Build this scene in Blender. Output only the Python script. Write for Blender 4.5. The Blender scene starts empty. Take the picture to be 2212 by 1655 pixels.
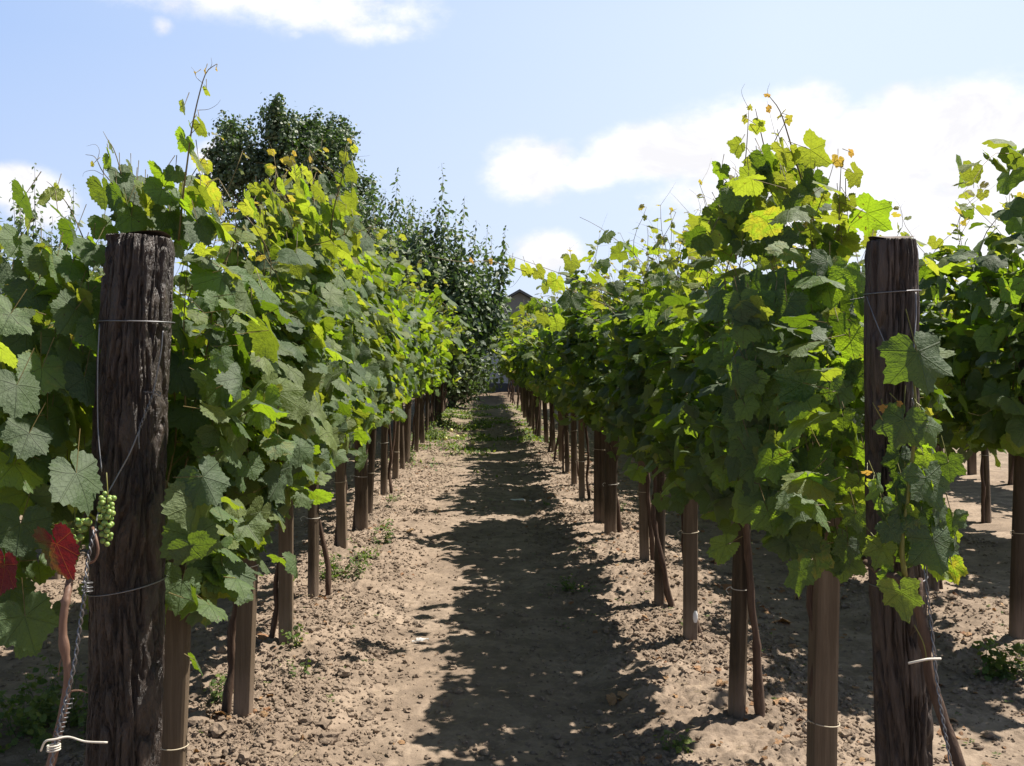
import bpy, math, random
import numpy as np
from math import radians as R, sin, cos, pi

# ------------------------------------------------------------------ clearing, camera, sky, sun, exposure
scene = bpy.context.scene
C = scene.collection
F = 2100.0            # focal length in the pixels of a 2212 px wide view of the place
CAM_H = 1.4
cam_d = bpy.data.cameras.new('camera')
cam = bpy.data.objects.new('camera', cam_d); C.objects.link(cam)
cam.location = (0, 0, CAM_H); cam.rotation_euler = (R(90), 0, 0)
cam_d.sensor_width = 36; cam_d.lens = 36 * F / 2212
cam_d.shift_x = (1106 - 1040) / 2212; cam_d.shift_y = -(827.5 - 770) / 2212
cam_d.clip_start = .05; cam_d.clip_end = 3000
scene.camera = cam
SUN_EL, SUN_AZ = R(59), R(68)        # azimuth measured from +Y (down the aisle) towards +X
SUNV = np.array([sin(SUN_AZ) * cos(SUN_EL), cos(SUN_AZ) * cos(SUN_EL), sin(SUN_EL)])
sun_d = bpy.data.lights.new('sun', 'SUN'); sun_d.energy = 5.0; sun_d.angle = R(.53); sun_d.color = (1, .93, .83)
sun = bpy.data.objects.new('sun', sun_d); C.objects.link(sun)
import mathutils
sun.rotation_euler = mathutils.Vector(-SUNV).to_track_quat('-Z', 'Y').to_euler()
scene.view_settings.view_transform = 'Standard'; scene.view_settings.look = 'None'
scene.view_settings.exposure = .82; scene.view_settings.gamma = 1
cy = scene.cycles
cy.max_bounces = 8; cy.diffuse_bounces = 2; cy.glossy_bounces = 2; cy.transmission_bounces = 3
cy.sample_clamp_indirect = 6; cy.use_denoising = True

class NT:
    """small helper for node trees"""
    def __init__(s, nt): s.nt = nt; s.n = nt.nodes; s.l = nt.links
    def node(s, typ, **kw):
        n = s.n.new(typ)
        for k, v in kw.items(): setattr(n, k, v)
        return n
    def put(s, sock, v):
        if v is None: return
        if hasattr(v, 'is_linked') or hasattr(v, 'links'): s.l.new(v, sock)
        else:
            try: sock.default_value = v
            except Exception: sock.default_value = (v[0], v[1], v[2], 1) if len(v) == 3 else v
    def math(s, op, a, b=None, c=None, clamp=False):
        n = s.node('ShaderNodeMath', operation=op, use_clamp=clamp)
        s.put(n.inputs[0], a); s.put(n.inputs[1], b); s.put(n.inputs[2], c)
        return n.outputs[0]
    def ramp(s, fac, stops, interp='LINEAR'):
        n = s.node('ShaderNodeValToRGB'); n.color_ramp.interpolation = interp
        e = n.color_ramp.elements
        while len(e) < len(stops): e.new(.5)
        for i, (p, c) in enumerate(stops):
            e[i].position = p; e[i].color = (c, c, c, 1) if isinstance(c, (int, float)) else (*c, 1)
        s.put(n.inputs[0], fac); return n.outputs[0]
    def noise(s, vec, scale, detail=4, rough=.55, dist=0.):
        n = s.node('ShaderNodeTexNoise'); s.put(n.inputs['Vector'], vec)
        n.inputs['Scale'].default_value = scale; n.inputs['Detail'].default_value = detail
        n.inputs['Roughness'].default_value = rough; n.inputs['Distortion'].default_value = dist
        return n.outputs[0]
    def mix(s, fac, a, b, blend='MIX'):
        n = s.node('ShaderNodeMix', data_type='RGBA', blend_type=blend)
        s.put(n.inputs[0], fac); s.put(n.inputs[6], a); s.put(n.inputs[7], b); return n.outputs[2]
    def mapr(s, v, a, b, c=0., d=1., smooth=False):
        n = s.node('ShaderNodeMapRange'); n.clamp = True
        if smooth: n.interpolation_type = 'SMOOTHSTEP'
        s.put(n.inputs[0], v)
        for i, x in enumerate((a, b, c, d)): s.put(n.inputs[1 + i], x)
        return n.outputs[0]
    def bump(s, h, strength, dist, normal=None):
        n = s.node('ShaderNodeBump'); s.put(n.inputs['Height'], h)
        n.inputs['Strength'].default_value = strength; n.inputs['Distance'].default_value = dist
        s.put(n.inputs['Normal'], normal); return n.outputs[0]
    def mapping(s, vec, scale):
        n = s.node('ShaderNodeMapping'); s.put(n.inputs[0], vec); n.inputs['Scale'].default_value = scale
        return n.outputs[0]

world = bpy.data.worlds.new('World'); scene.world = world; world.use_nodes = True
wt = NT(world.node_tree); wt.n.clear()
sky = wt.node('ShaderNodeTexSky', sky_type='NISHITA'); sky.sun_disc = False
sky.sun_elevation = SUN_EL; sky.sun_rotation = SUN_AZ; sky.air_density = 1.0; sky.dust_density = 1.6; sky.ozone_density = 1.6
tc = wt.node('ShaderNodeTexCoord')
sp = wt.node('ShaderNodeSeparateXYZ'); wt.put(sp.inputs[0], tc.outputs['Generated'])
az = wt.math('ARCTAN2', sp.outputs[0], sp.outputs[1]); el = wt.math('ARCSINE', sp.outputs[2])
cmb = wt.node('ShaderNodeCombineXYZ'); wt.put(cmb.inputs[0], az); wt.put(cmb.inputs[1], wt.math('MULTIPLY', el, 1.5))
n1 = wt.noise(cmb.outputs[0], 7, 8, .62); n2 = wt.noise(cmb.outputs[0], 20, 9, .66)
CLOUDS = [  # centre and half size in view pixels, weight
    (400, -20, 360, 55, .58), (700, 20, 270, 60, .66), (810, 70, 130, 36, .62), (345, 55, 32, 28, .5), (640, 72, 34, 16, .45),
    (1150, 365, 100, 66, 1.), (1265, 375, 90, 40, .85), (1400, 335, 130, 60, 1.), (1620, 320, 170, 90, 1.1), (1740, 250, 90, 60, 1.), (1870, 330, 260, 90, 1.1),
    (2080, 290, 170, 75, 1.), (1945, 205, 45, 28, .7), (2120, 225, 80, 45, .8), (1900, 430, 460, 140, .80), (2300, 420, 300, 200, 1.), (1560, 420, 200, 60, .7), (2000, 250, 200, 60, .8),
    (1185, 545, 85, 48, .85), (30, 400, 75, 40, 1.), (90, 440, 70, 50, .8), (470, 345, 50, 45, .9), (455, 410, 60, 40, .7),
    (3600, 300, 500, 160, 1.), (-1400, 250, 500, 150, 1.), (-400, -300, 260, 90, .7), (2700, -500, 300, 120, .8)]
acc = None
for px, py, rx, ry, w in CLOUDS:
    u = (px - 1040) / F; a0 = math.atan(u); e0 = math.atan((770 - py) / F * cos(a0))
    dx = wt.math('MULTIPLY', wt.math('SUBTRACT', az, a0), F / rx * .95)
    dy = wt.math('MULTIPLY', wt.math('SUBTRACT', el, e0), F / ry * .95)
    # flat base: stretch the lower half
    d2 = wt.math('ADD', wt.math('MULTIPLY', dx, dx), wt.math('MULTIPLY', dy, dy))
    g = wt.math('MULTIPLY', wt.math('POWER', 2.718, wt.math('MULTIPLY', d2, -.8)), w)
    acc = g if acc is None else wt.math('MAXIMUM', acc, g)
nz_ = wt.math('ADD', wt.math('MULTIPLY', wt.math('SUBTRACT', n1, .5), 2.3), wt.math('MULTIPLY', wt.math('SUBTRACT', n2, .5), 1.5))
dens = wt.math('ADD', acc, wt.math('MULTIPLY', nz_, wt.math('ADD', wt.math('MULTIPLY', acc, .62), .10)))
mask = wt.mapr(dens, .28, .74, 0, 1, True)
core = wt.mapr(wt.noise(cmb.outputs[0], 12, 7, .62, .4), .36, .62, .84, 1.06)
cl = wt.mix(core, (0, 0, 0), (10.2, 10.1, 10.4)); cl2 = wt.node('ShaderNodeMix', data_type='RGBA')
# thin high haze: brightens the sky towards the sun side, as humid summer air does
lowsky = wt.mapr(el, .30, .85, 1, .0, True)
side = wt.math('MULTIPLY', wt.mapr(az, -1.0, -.55, .25, 1), wt.mapr(az, 1.5, 2.2, 1, .25))
hz = wt.math('MULTIPLY', wt.math('MULTIPLY', side, .9), lowsky)
skyc = wt.mix(1., sky.outputs[0], wt.mix(wt.mapr(el, .35, .95), (.92, 1., 1.12), (.30, .34, .40)), 'MULTIPLY')
hcol = wt.mix(wt.mapr(az, -.52, .30, 0, 1), (4.1, 5.7, 9.0), (7.3, 8.4, 10.1)); hcol = wt.mix(wt.mapr(el, .0, .30, .62, 0), hcol, (7.6, 8.4, 9.9))
skyh = wt.mix(hz, skyc, hcol)
col = wt.mix(wt.math('MULTIPLY', mask, .96), skyh, cl)
bg = wt.node('ShaderNodeBackground'); wt.put(bg.inputs[0], col); bg.inputs[1].default_value = .064
wo = wt.node('ShaderNodeOutputWorld'); wt.l.new(bg.outputs[0], wo.inputs[0])

# ------------------------------------------------------------------ helpers
rng = np.random.default_rng(7)
random.seed(7)
def P(px, py, z):
    """a point of the place seen at (px, py) of the 2212 px view, z metres down the aisle"""
    return np.array([(px - 1040) / F * z, z, CAM_H + (770 - py) / F * z])
def G(px, py):
    """ground point"""
    z = CAM_H * F / (py - 770)
    return np.array([(px - 1040) / F * z, z, 0.])
def unit(v):
    v = np.asarray(v, float); return v / (np.linalg.norm(v, axis=-1, keepdims=True) + 1e-9)

def _hash(ix, iy, iz, seed):
    h = (ix.astype(np.int64) * 374761393 + iy.astype(np.int64) * 668265263 + iz.astype(np.int64) * 2147483647 + seed * 1274126177) & 0xffffffff
    h = ((h ^ (h >> 13)) * 1274126177) & 0xffffffff
    return ((h ^ (h >> 16)) & 0xffff) / 65535.0
def vnoise(x, y, z, seed=0):
    x, y, z = np.broadcast_arrays(x, y, z)
    ix, iy, iz = np.floor(x), np.floor(y), np.floor(z)
    fx, fy, fz = x - ix, y - iy, z - iz
    fx, fy, fz = (f * f * (3 - 2 * f) for f in (fx, fy, fz))
    ix, iy, iz = ix.astype(np.int64), iy.astype(np.int64), iz.astype(np.int64)
    def h(a, b, c): return _hash(ix + a, iy + b, iz + c, seed)
    l = lambda a, b, t: a + (b - a) * t
    return l(l(l(h(0, 0, 0), h(1, 0, 0), fx), l(h(0, 1, 0), h(1, 1, 0), fx), fy),
             l(l(h(0, 0, 1), h(1, 0, 1), fx), l(h(0, 1, 1), h(1, 1, 1), fx), fy), fz)
def fbm(x, y, z, octv=4, seed=0):
    s, a, t = 0, 1, 0
    for o in range(octv):
        s = s + a * vnoise(x * 2 ** o, y * 2 ** o, z * 2 ** o, seed + o); t += a; a *= .5
    return s / t

class Geo:
    def __init__(s): s.v = []; s.f = []; s.n = 0; s.a = {}
    def add(s, V, T, **attr):
        V = np.asarray(V, float).reshape(-1, 3); T = np.asarray(T, np.int64).reshape(-1, 3)
        s.v.append(V); s.f.append(T + s.n)
        for k in set(attr) | set(s.a):
            if k in attr: arr = np.asarray(attr[k], float)
            else: arr = np.zeros((len(V), 3)) if k == 'leafuv' else np.zeros(len(V))
            if k not in s.a: s.a[k] = [np.zeros((s.n, 3)) if arr.ndim == 2 else np.zeros(s.n)] if s.n else []
            s.a[k].append(arr)
        s.n += len(V)
    def mesh(s, name, smooth=True):
        V = np.concatenate(s.v) if s.v else np.zeros((0, 3)); T = np.concatenate(s.f) if s.f else np.zeros((0, 3), int)
        me = bpy.data.meshes.new(name)
        me.vertices.add(len(V)); me.vertices.foreach_set('co', V.astype(np.float32).ravel())
        me.loops.add(T.size); me.loops.foreach_set('vertex_index', T.astype(np.int32).ravel())
        me.polygons.add(len(T)); me.polygons.foreach_set('loop_start', (np.arange(len(T)) * 3).astype(np.int32))
        me.polygons.foreach_set('use_smooth', np.full(len(T), smooth))
        for k, parts in s.a.items():
            arr = np.concatenate(parts).astype(np.float32)
            if arr.ndim == 2:
                at = me.attributes.new(k, 'FLOAT_VECTOR', 'POINT'); at.data.foreach_set('vector', arr.ravel())
            else:
                at = me.attributes.new(k, 'FLOAT', 'POINT'); at.data.foreach_set('value', arr)
        me.update(calc_edges=True); me.validate()
        return me
    def obj(s, name, mat, parent=None, smooth=True):
        me = s.mesh(name, smooth); me.materials.append(mat)
        o = bpy.data.objects.new(name, me); C.objects.link(o)
        if parent is not None: o.parent = parent
        return o
def tag(o, label=None, cat=None, group=None, kind=None):
    if label: o['label'] = label
    if cat: o['category'] = cat
    if group: o['group'] = group
    if kind: o['kind'] = kind
    return o
def thing(name, label, cat, loc=(0, 0, 0), group=None):
    o = bpy.data.objects.new(name, None); C.objects.link(o); o.location = [float(c) for c in loc]
    o.empty_display_size = .1
    return tag(o, label, cat, group)
def dup(root, loc, rz=0., scale=(1, 1, 1), label=None, group=None):
    r = root.copy(); C.objects.link(r); r.location = [float(c) for c in loc]; r.rotation_euler = (0, 0, rz); r.scale = scale
    if label: r['label'] = label
    if group: r['group'] = group
    for ch in list(root.children):
        c = ch.copy(); C.objects.link(c); c.parent = r
        for g in list(ch.children):
            d = g.copy(); C.objects.link(d); d.parent = c
    return r
def grid_tris(rows, cols, wrap=False):
    i = np.arange(rows - 1)[:, None]; j = np.arange(cols if wrap else cols - 1)[None, :]
    a = i * cols + j; b = i * cols + (j + 1) % cols; c = a + cols; d = b + cols
    return np.concatenate([np.stack([a, b, d], -1).reshape(-1, 3), np.stack([a, d, c], -1).reshape(-1, 3)])
def tube(g, pts, rad, n=6, rfun=None, cap=True, **attr):
    pts = np.asarray(pts, float); m = len(pts); rad = np.broadcast_to(np.asarray(rad, float), (m,))
    tan = np.gradient(pts, axis=0); tan = unit(tan)
    ref = np.array([0, 1., 0]) if abs(tan[0, 1]) < .8 else np.array([1., 0, 0])
    if abs(tan[:, 1]).max() > .8: ref = np.array([.3, .2, 1.])
    if abs(tan @ unit(ref)).max() > .97: ref = np.array([1., .13, .21])
    a = unit(np.cross(np.broadcast_to(ref, tan.shape), tan)); b = np.cross(tan, a)
    th = np.arange(n) / n * 2 * pi
    rr = np.ones((m, n)) * rad[:, None]
    if rfun is not None: rr = rr * rfun(th[None, :], np.linspace(0, 1, m)[:, None])
    V = pts[:, None] + rr[..., None] * (np.cos(th)[None, :, None] * a[:, None] + np.sin(th)[None, :, None] * b[:, None])
    T = grid_tris(m, n, True); V = V.reshape(-1, 3)
    if cap:
        k = len(V); V = np.concatenate([V, pts[:1], pts[-1:]])
        j = np.arange(n); jn = (j + 1) % n
        T = np.concatenate([T, np.stack([jn, j, np.full(n, k)], -1), np.stack([j + (m - 1) * n, jn + (m - 1) * n, np.full(n, k + 1)], -1)])
    g.add(V, T, **{q: np.full(len(V), w) for q, w in attr.items()})
def smooth_path(pts, n):
    pts = np.asarray(pts, float); m = len(pts)
    if m < 3: return pts[0] + (pts[-1] - pts[0]) * np.linspace(0, 1, n)[:, None]
    P_ = np.concatenate([[2 * pts[0] - pts[1]], pts, [2 * pts[-1] - pts[-2]]])
    out = []
    for t in np.linspace(0, m - 1 - 1e-6, n):
        i = int(t); f = t - i; p0, p1, p2, p3 = P_[i:i + 4]
        out.append(.5 * ((2 * p1) + (-p0 + p2) * f + (2 * p0 - 5 * p1 + 4 * p2 - p3) * f * f + (-p0 + 3 * p1 - 3 * p2 + p3) * f ** 3))
    return np.array(out)
def rods(g, A, B, r, sag=None):
    """thin three-sided rods A->B with one bend"""
    A, B = np.asarray(A, float), np.asarray(B, float); m = len(A)
    if m == 0: return
    M = (A + B) / 2
    if sag is not None: M = M + sag
    t = unit(B - A); ref = np.where(np.abs(t[:, 2:3]) > .9, [[1., 0, 0]], [[0, 0, 1.]])
    u = unit(np.cross(t, ref)); w = np.cross(t, u)
    ring = lambda Q, rr: Q[:, None] + rr * (np.array([1, -.5, -.5])[None, :, None] * u[:, None] + np.array([0, .866, -.866])[None, :, None] * w[:, None])
    V = np.concatenate([ring(A, r), ring(M, r * .85), ring(B, r * .7)], 1)
    base = grid_tris(3, 3, True)
    T = base[None] + (np.arange(m) * 9)[:, None, None]
    g.add(V, T)

# ------------------------------------------------------------------ leaves
def leaf_template(kind):
    """vine leaf blade: petiole at the origin, tip towards +v; returns (u, v), triangles"""
    ctl_a = np.radians([0, 14, 28, 42, 55, 70, 84, 100, 116, 135, 152, 168, 176, 180])
    ctl_r = np.array([1.0, .9, .80, .86, .93, .86, .74, .76, .80, .76, .66, .46, .25, .06])
    def rad(th, lob=1.): 
        r = np.interp(np.abs(th), ctl_a, ctl_r); return r
    if kind == 'near': n, rings = 52, [(26, .72), (13, .36)]
    elif kind == 'mid': n, rings = 26, [(13, .55)]
    elif kind == 'far': n, rings = 13, []
    th = (np.arange(n) + .5) / n * 2 * pi - pi
    r = rad(th)
    if kind != 'far': r = r * np.where(np.arange(n) % 2 == 0, 1.05, .955)
    pts = [np.stack([r * np.sin(th), r * np.cos(th)], -1)]; tris = []; off = 0; cnt = n
    for m, f in rings:
        th2 = (np.arange(m) + .5) / m * 2 * pi - pi
        r2 = rad(th2) * f
        pts.append(np.stack([r2 * np.sin(th2), r2 * np.cos(th2)], -1))
        o2 = off + cnt
        for j in range(m):
            a0, a1, a2 = off + 2 * j, off + 2 * j + 1, off + (2 * j + 2) % cnt
            b0, b1 = o2 + j, o2 + (j + 1) % m
            if j == m - 1: tris += [(a0, a1, b0)]; continue      # petiolar sinus stays open
            tris += [(a0, a1, b0), (a1, b1, b0), (a1, a2, b1)]
        off = o2; cnt = m
    c = off + cnt; pts.append(np.zeros((1, 2)))
    for j in range(cnt - 1): tris.append((off + j, off + j + 1, c))
    return np.concatenate(pts), np.array(tris)
TPL = {k: leaf_template(k) for k in ('near', 'mid', 'far')}
# simple pointed leaf (trees, weeds)
def blade(n=3, w=.42):
    t = np.linspace(0, 1, n + 2)[1:-1]; hw = w * np.sin(pi * t ** .8) 
    pts = [(0, 0)] + [(-h, y) for h, y in zip(hw, t)] + [(h, y) for h, y in zip(hw, t)] + [(0, 1)]
    tr = [(0, 1 + n, 1)]
    for i in range(n - 1): tr += [(1 + i, 1 + n + i, 2 + n + i), (1 + i, 2 + n + i, 2 + i)]
    tr.append((n, 2 * n, 2 * n + 1)); return np.array(pts, float), np.array(tr)
TPL['blade'] = blade(2, .3); TPL['ovate'] = blade(3, .42); TPL['heart'] = blade(2, .52)

def add_leaves(g, pos, nrm, tip, size, young, kind='near', rs=None, lobed=0., curl=1.):
    rs = rs or rng
    pos = np.asarray(pos, float).reshape(-1, 3); L = len(pos)
    if L == 0: return
    uv, T = TPL[kind]
    nrm = unit(nrm); tip = np.asarray(tip, float); tip = unit(tip - (tip * nrm).sum(1, keepdims=True) * nrm)
    side = np.cross(tip, nrm)
    u = uv[:, 0][None]; v = uv[:, 1][None]; r = np.hypot(u, v); th = np.arctan2(u, v)
    asp = rs.normal(1, .07, (L, 1)); skew = rs.normal(0, .08, (L, 1))
    if lobed: 
        lob = 1 - lobed * (1 - np.cos(5.0 * th * 1.25)) / 2 * np.clip((r - .3) / .7, 0, 1)
    else: lob = 1.
    # uneven growth of the blade edge
    edge = 1 + rs.normal(0, .06, (L, 1)) * np.sin(2 * th + rs.uniform(0, 6, (L, 1))) + rs.normal(0, .05, (L, 1)) * np.sin(3 * th + rs.uniform(0, 6, (L, 1)))
    U = (u * asp + skew * v) * lob * edge; Vv = v * lob * edge
    c1 = rs.uniform(-.05, .42, (L, 1)) * curl; f1 = rs.normal(.12, .16, (L, 1)) * curl; a1 = rs.uniform(.03, .11, (L, 1)) * curl
    ph = rs.uniform(0, 6.28, (L, 1)); tw = rs.normal(0, .16, (L, 1)) * curl
    W = -c1 * v * np.abs(v) * (v > 0) - f1 * np.abs(u) * 1.1 + a1 * np.sin(5 * th + ph) * r ** 2 + tw * u * v - rs.uniform(0, .25, (L, 1)) * curl * u * u
    W = W + rs.normal(0, .014, W.shape) * (r > .2)
    s = np.asarray(size, float).reshape(L, 1, 1)
    V = pos[:, None] + s * (U[..., None] * side[:, None] + Vv[..., None] * tip[:, None] + W[..., None] * nrm[:, None])
    nV = uv.shape[0]
    TT = T[None] + (np.arange(L) * nV)[:, None, None]
    luv = np.zeros((L, nV, 3)); luv[..., 0] = u; luv[..., 1] = v; luv[..., 2] = rs.uniform(0, 50, (L, 1))
    rnd = np.repeat(rs.uniform(0, 1, L), nV); yg = np.repeat(np.broadcast_to(np.asarray(young, float), (L,)), nV)
    g.add(V.reshape(-1, 3), TT.reshape(-1, 3), leafuv=luv.reshape(-1, 3), leafrnd=rnd, young=yg)

# ------------------------------------------------------------------ materials
def new_mat(name):
    m = bpy.data.materials.new(name); m.use_nodes = True; t = NT(m.node_tree); t.n.clear()
    out = t.node('ShaderNodeOutputMaterial'); return m, t, out
def principled(t, col, rough=.6, normal=None, spec=.5, **kw):
    b = t.node('ShaderNodeBsdfPrincipled'); t.put(b.inputs['Base Color'], col); t.put(b.inputs['Roughness'], rough)
    t.put(b.inputs['Specular IOR Level'], spec); t.put(b.inputs['Normal'], normal)
    for k, v in kw.items(): t.put(b.inputs[k], v)
    return b.outputs[0]
def attr(t, name, out):
    n = t.node('ShaderNodeAttribute', attribute_name=name); return n.outputs[out]
def mat_leaf(name, up=((.020, .070, .010), (.085, .190, .028)), trans=(.62, .76, .025), tw=.46, rough=.45, coat=.0, red=False, dry=False):
    m, t, out = new_mat(name)
    uv = attr(t, 'leafuv', 'Vector'); rnd = attr(t, 'leafrnd', 'Fac'); yg = attr(t, 'young', 'Fac')
    s = t.node('ShaderNodeSeparateXYZ'); t.put(s.inputs[0], uv)
    x, y = s.outputs[0], s.outputs[1]
    ang = t.math('ABSOLUTE', t.math('ARCTAN2', x, y))
    r = t.math('SQRT', t.math('ADD', t.math('MULTIPLY', x, x), t.math('MULTIPLY', y, y)))
    dA = t.math('MINIMUM', t.math('MINIMUM', ang, t.math('ABSOLUTE', t.math('SUBTRACT', ang, .9))), t.math('ABSOLUTE', t.math('SUBTRACT', ang, 1.9)))
    cross = t.math('MULTIPLY', r, t.math('SINE', dA)); along = t.math('MULTIPLY', r, t.math('COSINE', dA))
    v1 = t.mapr(cross, .006, .026, 1, 0)
    q = t.math('FRACT', t.math('MULTIPLY', t.math('SUBTRACT', along, t.math('MULTIPLY', cross, 1.1)), 6.5))
    v2 = t.mapr(t.math('ABSOLUTE', t.math('SUBTRACT', q, .5)), .02, .12, .22, 0)
    vein = t.math('MAXIMUM', v1, v2)
    blot = t.noise(uv, 3.2, 4, .6); fine = t.noise(uv, 16, 3, .6)
    base = t.mix(rnd, up[0], up[1])
    base = t.mix(t.mapr(blot, .35, .75), base, t.mix(.35, base, (.12, .16, .07)))
    base = t.mix(t.math('MULTIPLY', vein, .2), base, (.11, .16, .07))
    base = t.mix(t.math('MINIMUM', t.math('MULTIPLY', yg, 1.6), 1.), base, (.27, .33, .04))
    yel = t.mapr(t.math('ADD', t.math('MULTIPLY', rnd, 1.0), t.math('MULTIPLY', blot, .30)), 1.12, 1.24)       # a few yellowing leaves
    base = t.mix(yel, base, (.42, .36, .05))
    bronze = t.mapr(yg, .72, 1.)
    base = t.mix(t.math('MULTIPLY', bronze, .75), base, (.50, .22, .08))
    tcol = t.mix(t.mapr(blot, .3, .8), trans, tuple(c * .62 for c in trans))
    tcol = t.mix(rnd, tcol, tuple(c * k for c, k in zip(trans, (.55, .75, .7))))
    tcol = t.mix(t.mapr(rnd, .32, .85, .84, 0), tcol, (.07, .15, .006))      # older leaves are thick
    tcol = t.mix(t.math('MULTIPLY', vein, .35), tcol, (.16, .26, .01))
    tcol = t.mix(yg, tcol, (.72, .72, .06)); tcol = t.mix(yel, tcol, (.8, .6, .05)); tcol = t.mix(t.math('MULTIPLY', bronze, .8), tcol, (.75, .32, .08))
    spot = t.math('MULTIPLY', t.mapr(t.noise(uv, 5.5, 3, .6), .66, .70), t.mapr(rnd, .45, .55)); base = t.mix(spot, base, (.16, .085, .03)); tcol = t.mix(spot, tcol, (.12, .05, .01))
    if red:
        k = t.mapr(t.math('ADD', t.math('MULTIPLY', x, .6), t.noise(uv, 2.2, 5, .65)), .05, .40)
        rc = t.mix(vein, (.20, .004, .008), (.34, .07, .02))
        base = t.mix(k, (.09, .13, .02), rc); tcol = t.mix(k, (.10, .11, .01), t.mix(vein, (.10, .0025, .006), (.17, .035, .01)))
    if dry:
        base = t.mix(rnd, (.34, .14, .06), (.50, .30, .14)); tcol = (.4, .2, .06)
    h = t.math('ADD', t.math('MULTIPLY', vein, -.6), t.math('ADD', t.math('MULTIPLY', blot, 2.0), t.math('MULTIPLY', fine, .3)))
    nb = t.bump(h, .75, .008)
    geo = t.node('ShaderNodeNewGeometry')
    under = t.mix(.1 if (red or dry) else .5, base, (.085, .12, .06)); col = t.mix(geo.outputs['Backfacing'], base, under)
    ro = t.mapr(geo.outputs['Backfacing'], 0, 1, rough, .7)
    b = principled(t, col, t.math('ADD', ro, t.math('MULTIPLY', t.math('SUBTRACT', blot, .5), .3)), nb, .72, **{'Coat Weight': coat, 'Coat Roughness': .52, 'Coat IOR': 1.75})
    tr = t.node('ShaderNodeBsdfTranslucent'); t.put(tr.inputs[0], tcol); t.put(tr.inputs['Normal'], nb)
    mx = t.node('ShaderNodeMixShader'); t.put(mx.inputs[0], tw); t.l.new(b, mx.inputs[1]); t.l.new(tr.outputs[0], mx.inputs[2])
    t.l.new(mx.outputs[0], out.inputs[0]); return m
M_LEAF = mat_leaf('vine_leaf', coat=.14)
M_RED = mat_leaf('red_vine_leaf', red=True, rough=.6)
M_DRY = mat_leaf('dry_leaf', dry=True, tw=.15, rough=.8)
M_YEL = mat_leaf('yellowing_vine_leaf', up=((.28, .34, .05), (.32, .36, .05)), trans=(.75, .85, .08), tw=.5, rough=.6)
M_POP = mat_leaf('poplar_leaf', up=((.075, .125, .058), (.14, .195, .10)), trans=(.16, .27, .03), tw=.25, rough=.40)
M_APP = mat_leaf('apple_leaf', up=((.10, .145, .078), (.175, .22, .13)), trans=(.34, .46, .08), tw=.28, rough=.42)
M_WEED = mat_leaf('weed_leaf', up=((.05, .12, .02), (.09, .17, .03)), trans=(.3, .5, .03), tw=.35, rough=.5)

def mat_bark(name, c0, c1, c2, scale=(16, 16, 2.2), strength=.8, dist=.012, rough=.7, spec=.4, foot=0.):
    m, t, out = new_mat(name)
    tcn = t.node('ShaderNodeTexCoord'); v = t.mapping(tcn.outputs['Object'], scale)
    a = t.noise(v, 1.0, 8, .65, .6); b = t.noise(v, 3.6, 6, .6); c = t.noise(tcn.outputs['Object'], 2.5, 4, .6)
    col = t.ramp(a, [(.3, c0), (.55, c1), (.78, c2)])
    col = t.mix(t.mapr(c, .4, .75), col, t.mix(.5, col, c2))
    oi = t.node('ShaderNodeObjectInfo')
    if foot:
        col = t.mix(t.mapr(oi.outputs['Random'], 0, 1, .0, .75), col, t.mix(.62, col, c0))
        sz = t.node('ShaderNodeSeparateXYZ'); t.put(sz.inputs[0], tcn.outputs['Object'])
        ft = t.math('MULTIPLY', t.mapr(t.math('ADD', sz.outputs[2], t.math('MULTIPLY', t.math('SUBTRACT', c, .5), .25)), .02, .20, .75, 0), foot)
        col = t.mix(ft, col, (.24, .18, .135))
        st = t.noise(t.mapping(tcn.outputs['Object'], (14, 14, 3)), 1., 5, .7); col = t.mix(t.mapr(st, .58, .72, 0, .6), col, (.03, .022, .018))
    h = t.math('ADD', t.math('MULTIPLY', a, 1.), t.math('MULTIPLY', b, .45))
    nb = t.bump(h, strength, dist)
    t.l.new(principled(t, col, t.mapr(b, .3, .7, rough - .15, rough + .12), nb, spec), out.inputs[0]); return m
M_POST = mat_bark('post_bark', (.006, .004, .003), (.034, .021, .015), (.105, .070, .050), (36, 36, 14), 1., .03, .46, .8)
M_POSTR = mat_bark('grey_post_wood', (.012, .008, .006), (.050, .034, .026), (.13, .098, .078), (50, 50, 6), .9, .012, .6, .5)
M_STAKE = mat_bark('sawn_stake_wood', (.072, .050, .030), (.125, .090, .058), (.20, .152, .105), (44, 44, 2.6), .8, .004, .75, .3, 1.)
M_STAKER = mat_bark('split_stake_wood', (.030, .021, .013), (.085, .060, .038), (.17, .128, .088), (50, 50, 3.), 1., .009, .8, .3, 1.)
M_TRUNK = mat_bark('vine_bark', (.035, .020, .014), (.085, .052, .036), (.17, .115, .08), (70, 70, 7), .9, .004, .8, .3)
M_CANE = mat_bark('cane', (.11, .075, .03), (.17, .13, .045), (.22, .17, .06), (60, 60, 9), .3, .001, .55, .4)
M_OLDCANE = mat_bark('old_cane', (.09, .045, .032), (.17, .095, .065), (.28, .18, .13), (80, 80, 8), .5, .002, .6, .4)
M_GCANE = mat_bark('green_cane', (.09, .11, .02), (.17, .17, .035), (.24, .20, .05), (60, 60, 9), .2, .001, .5, .4)
M_TREEB = mat_bark('tree_bark', (.03, .025, .02), (.07, .058, .045), (.12, .10, .08), (9, 9, 2), .8, .02, .85, .3)

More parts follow.
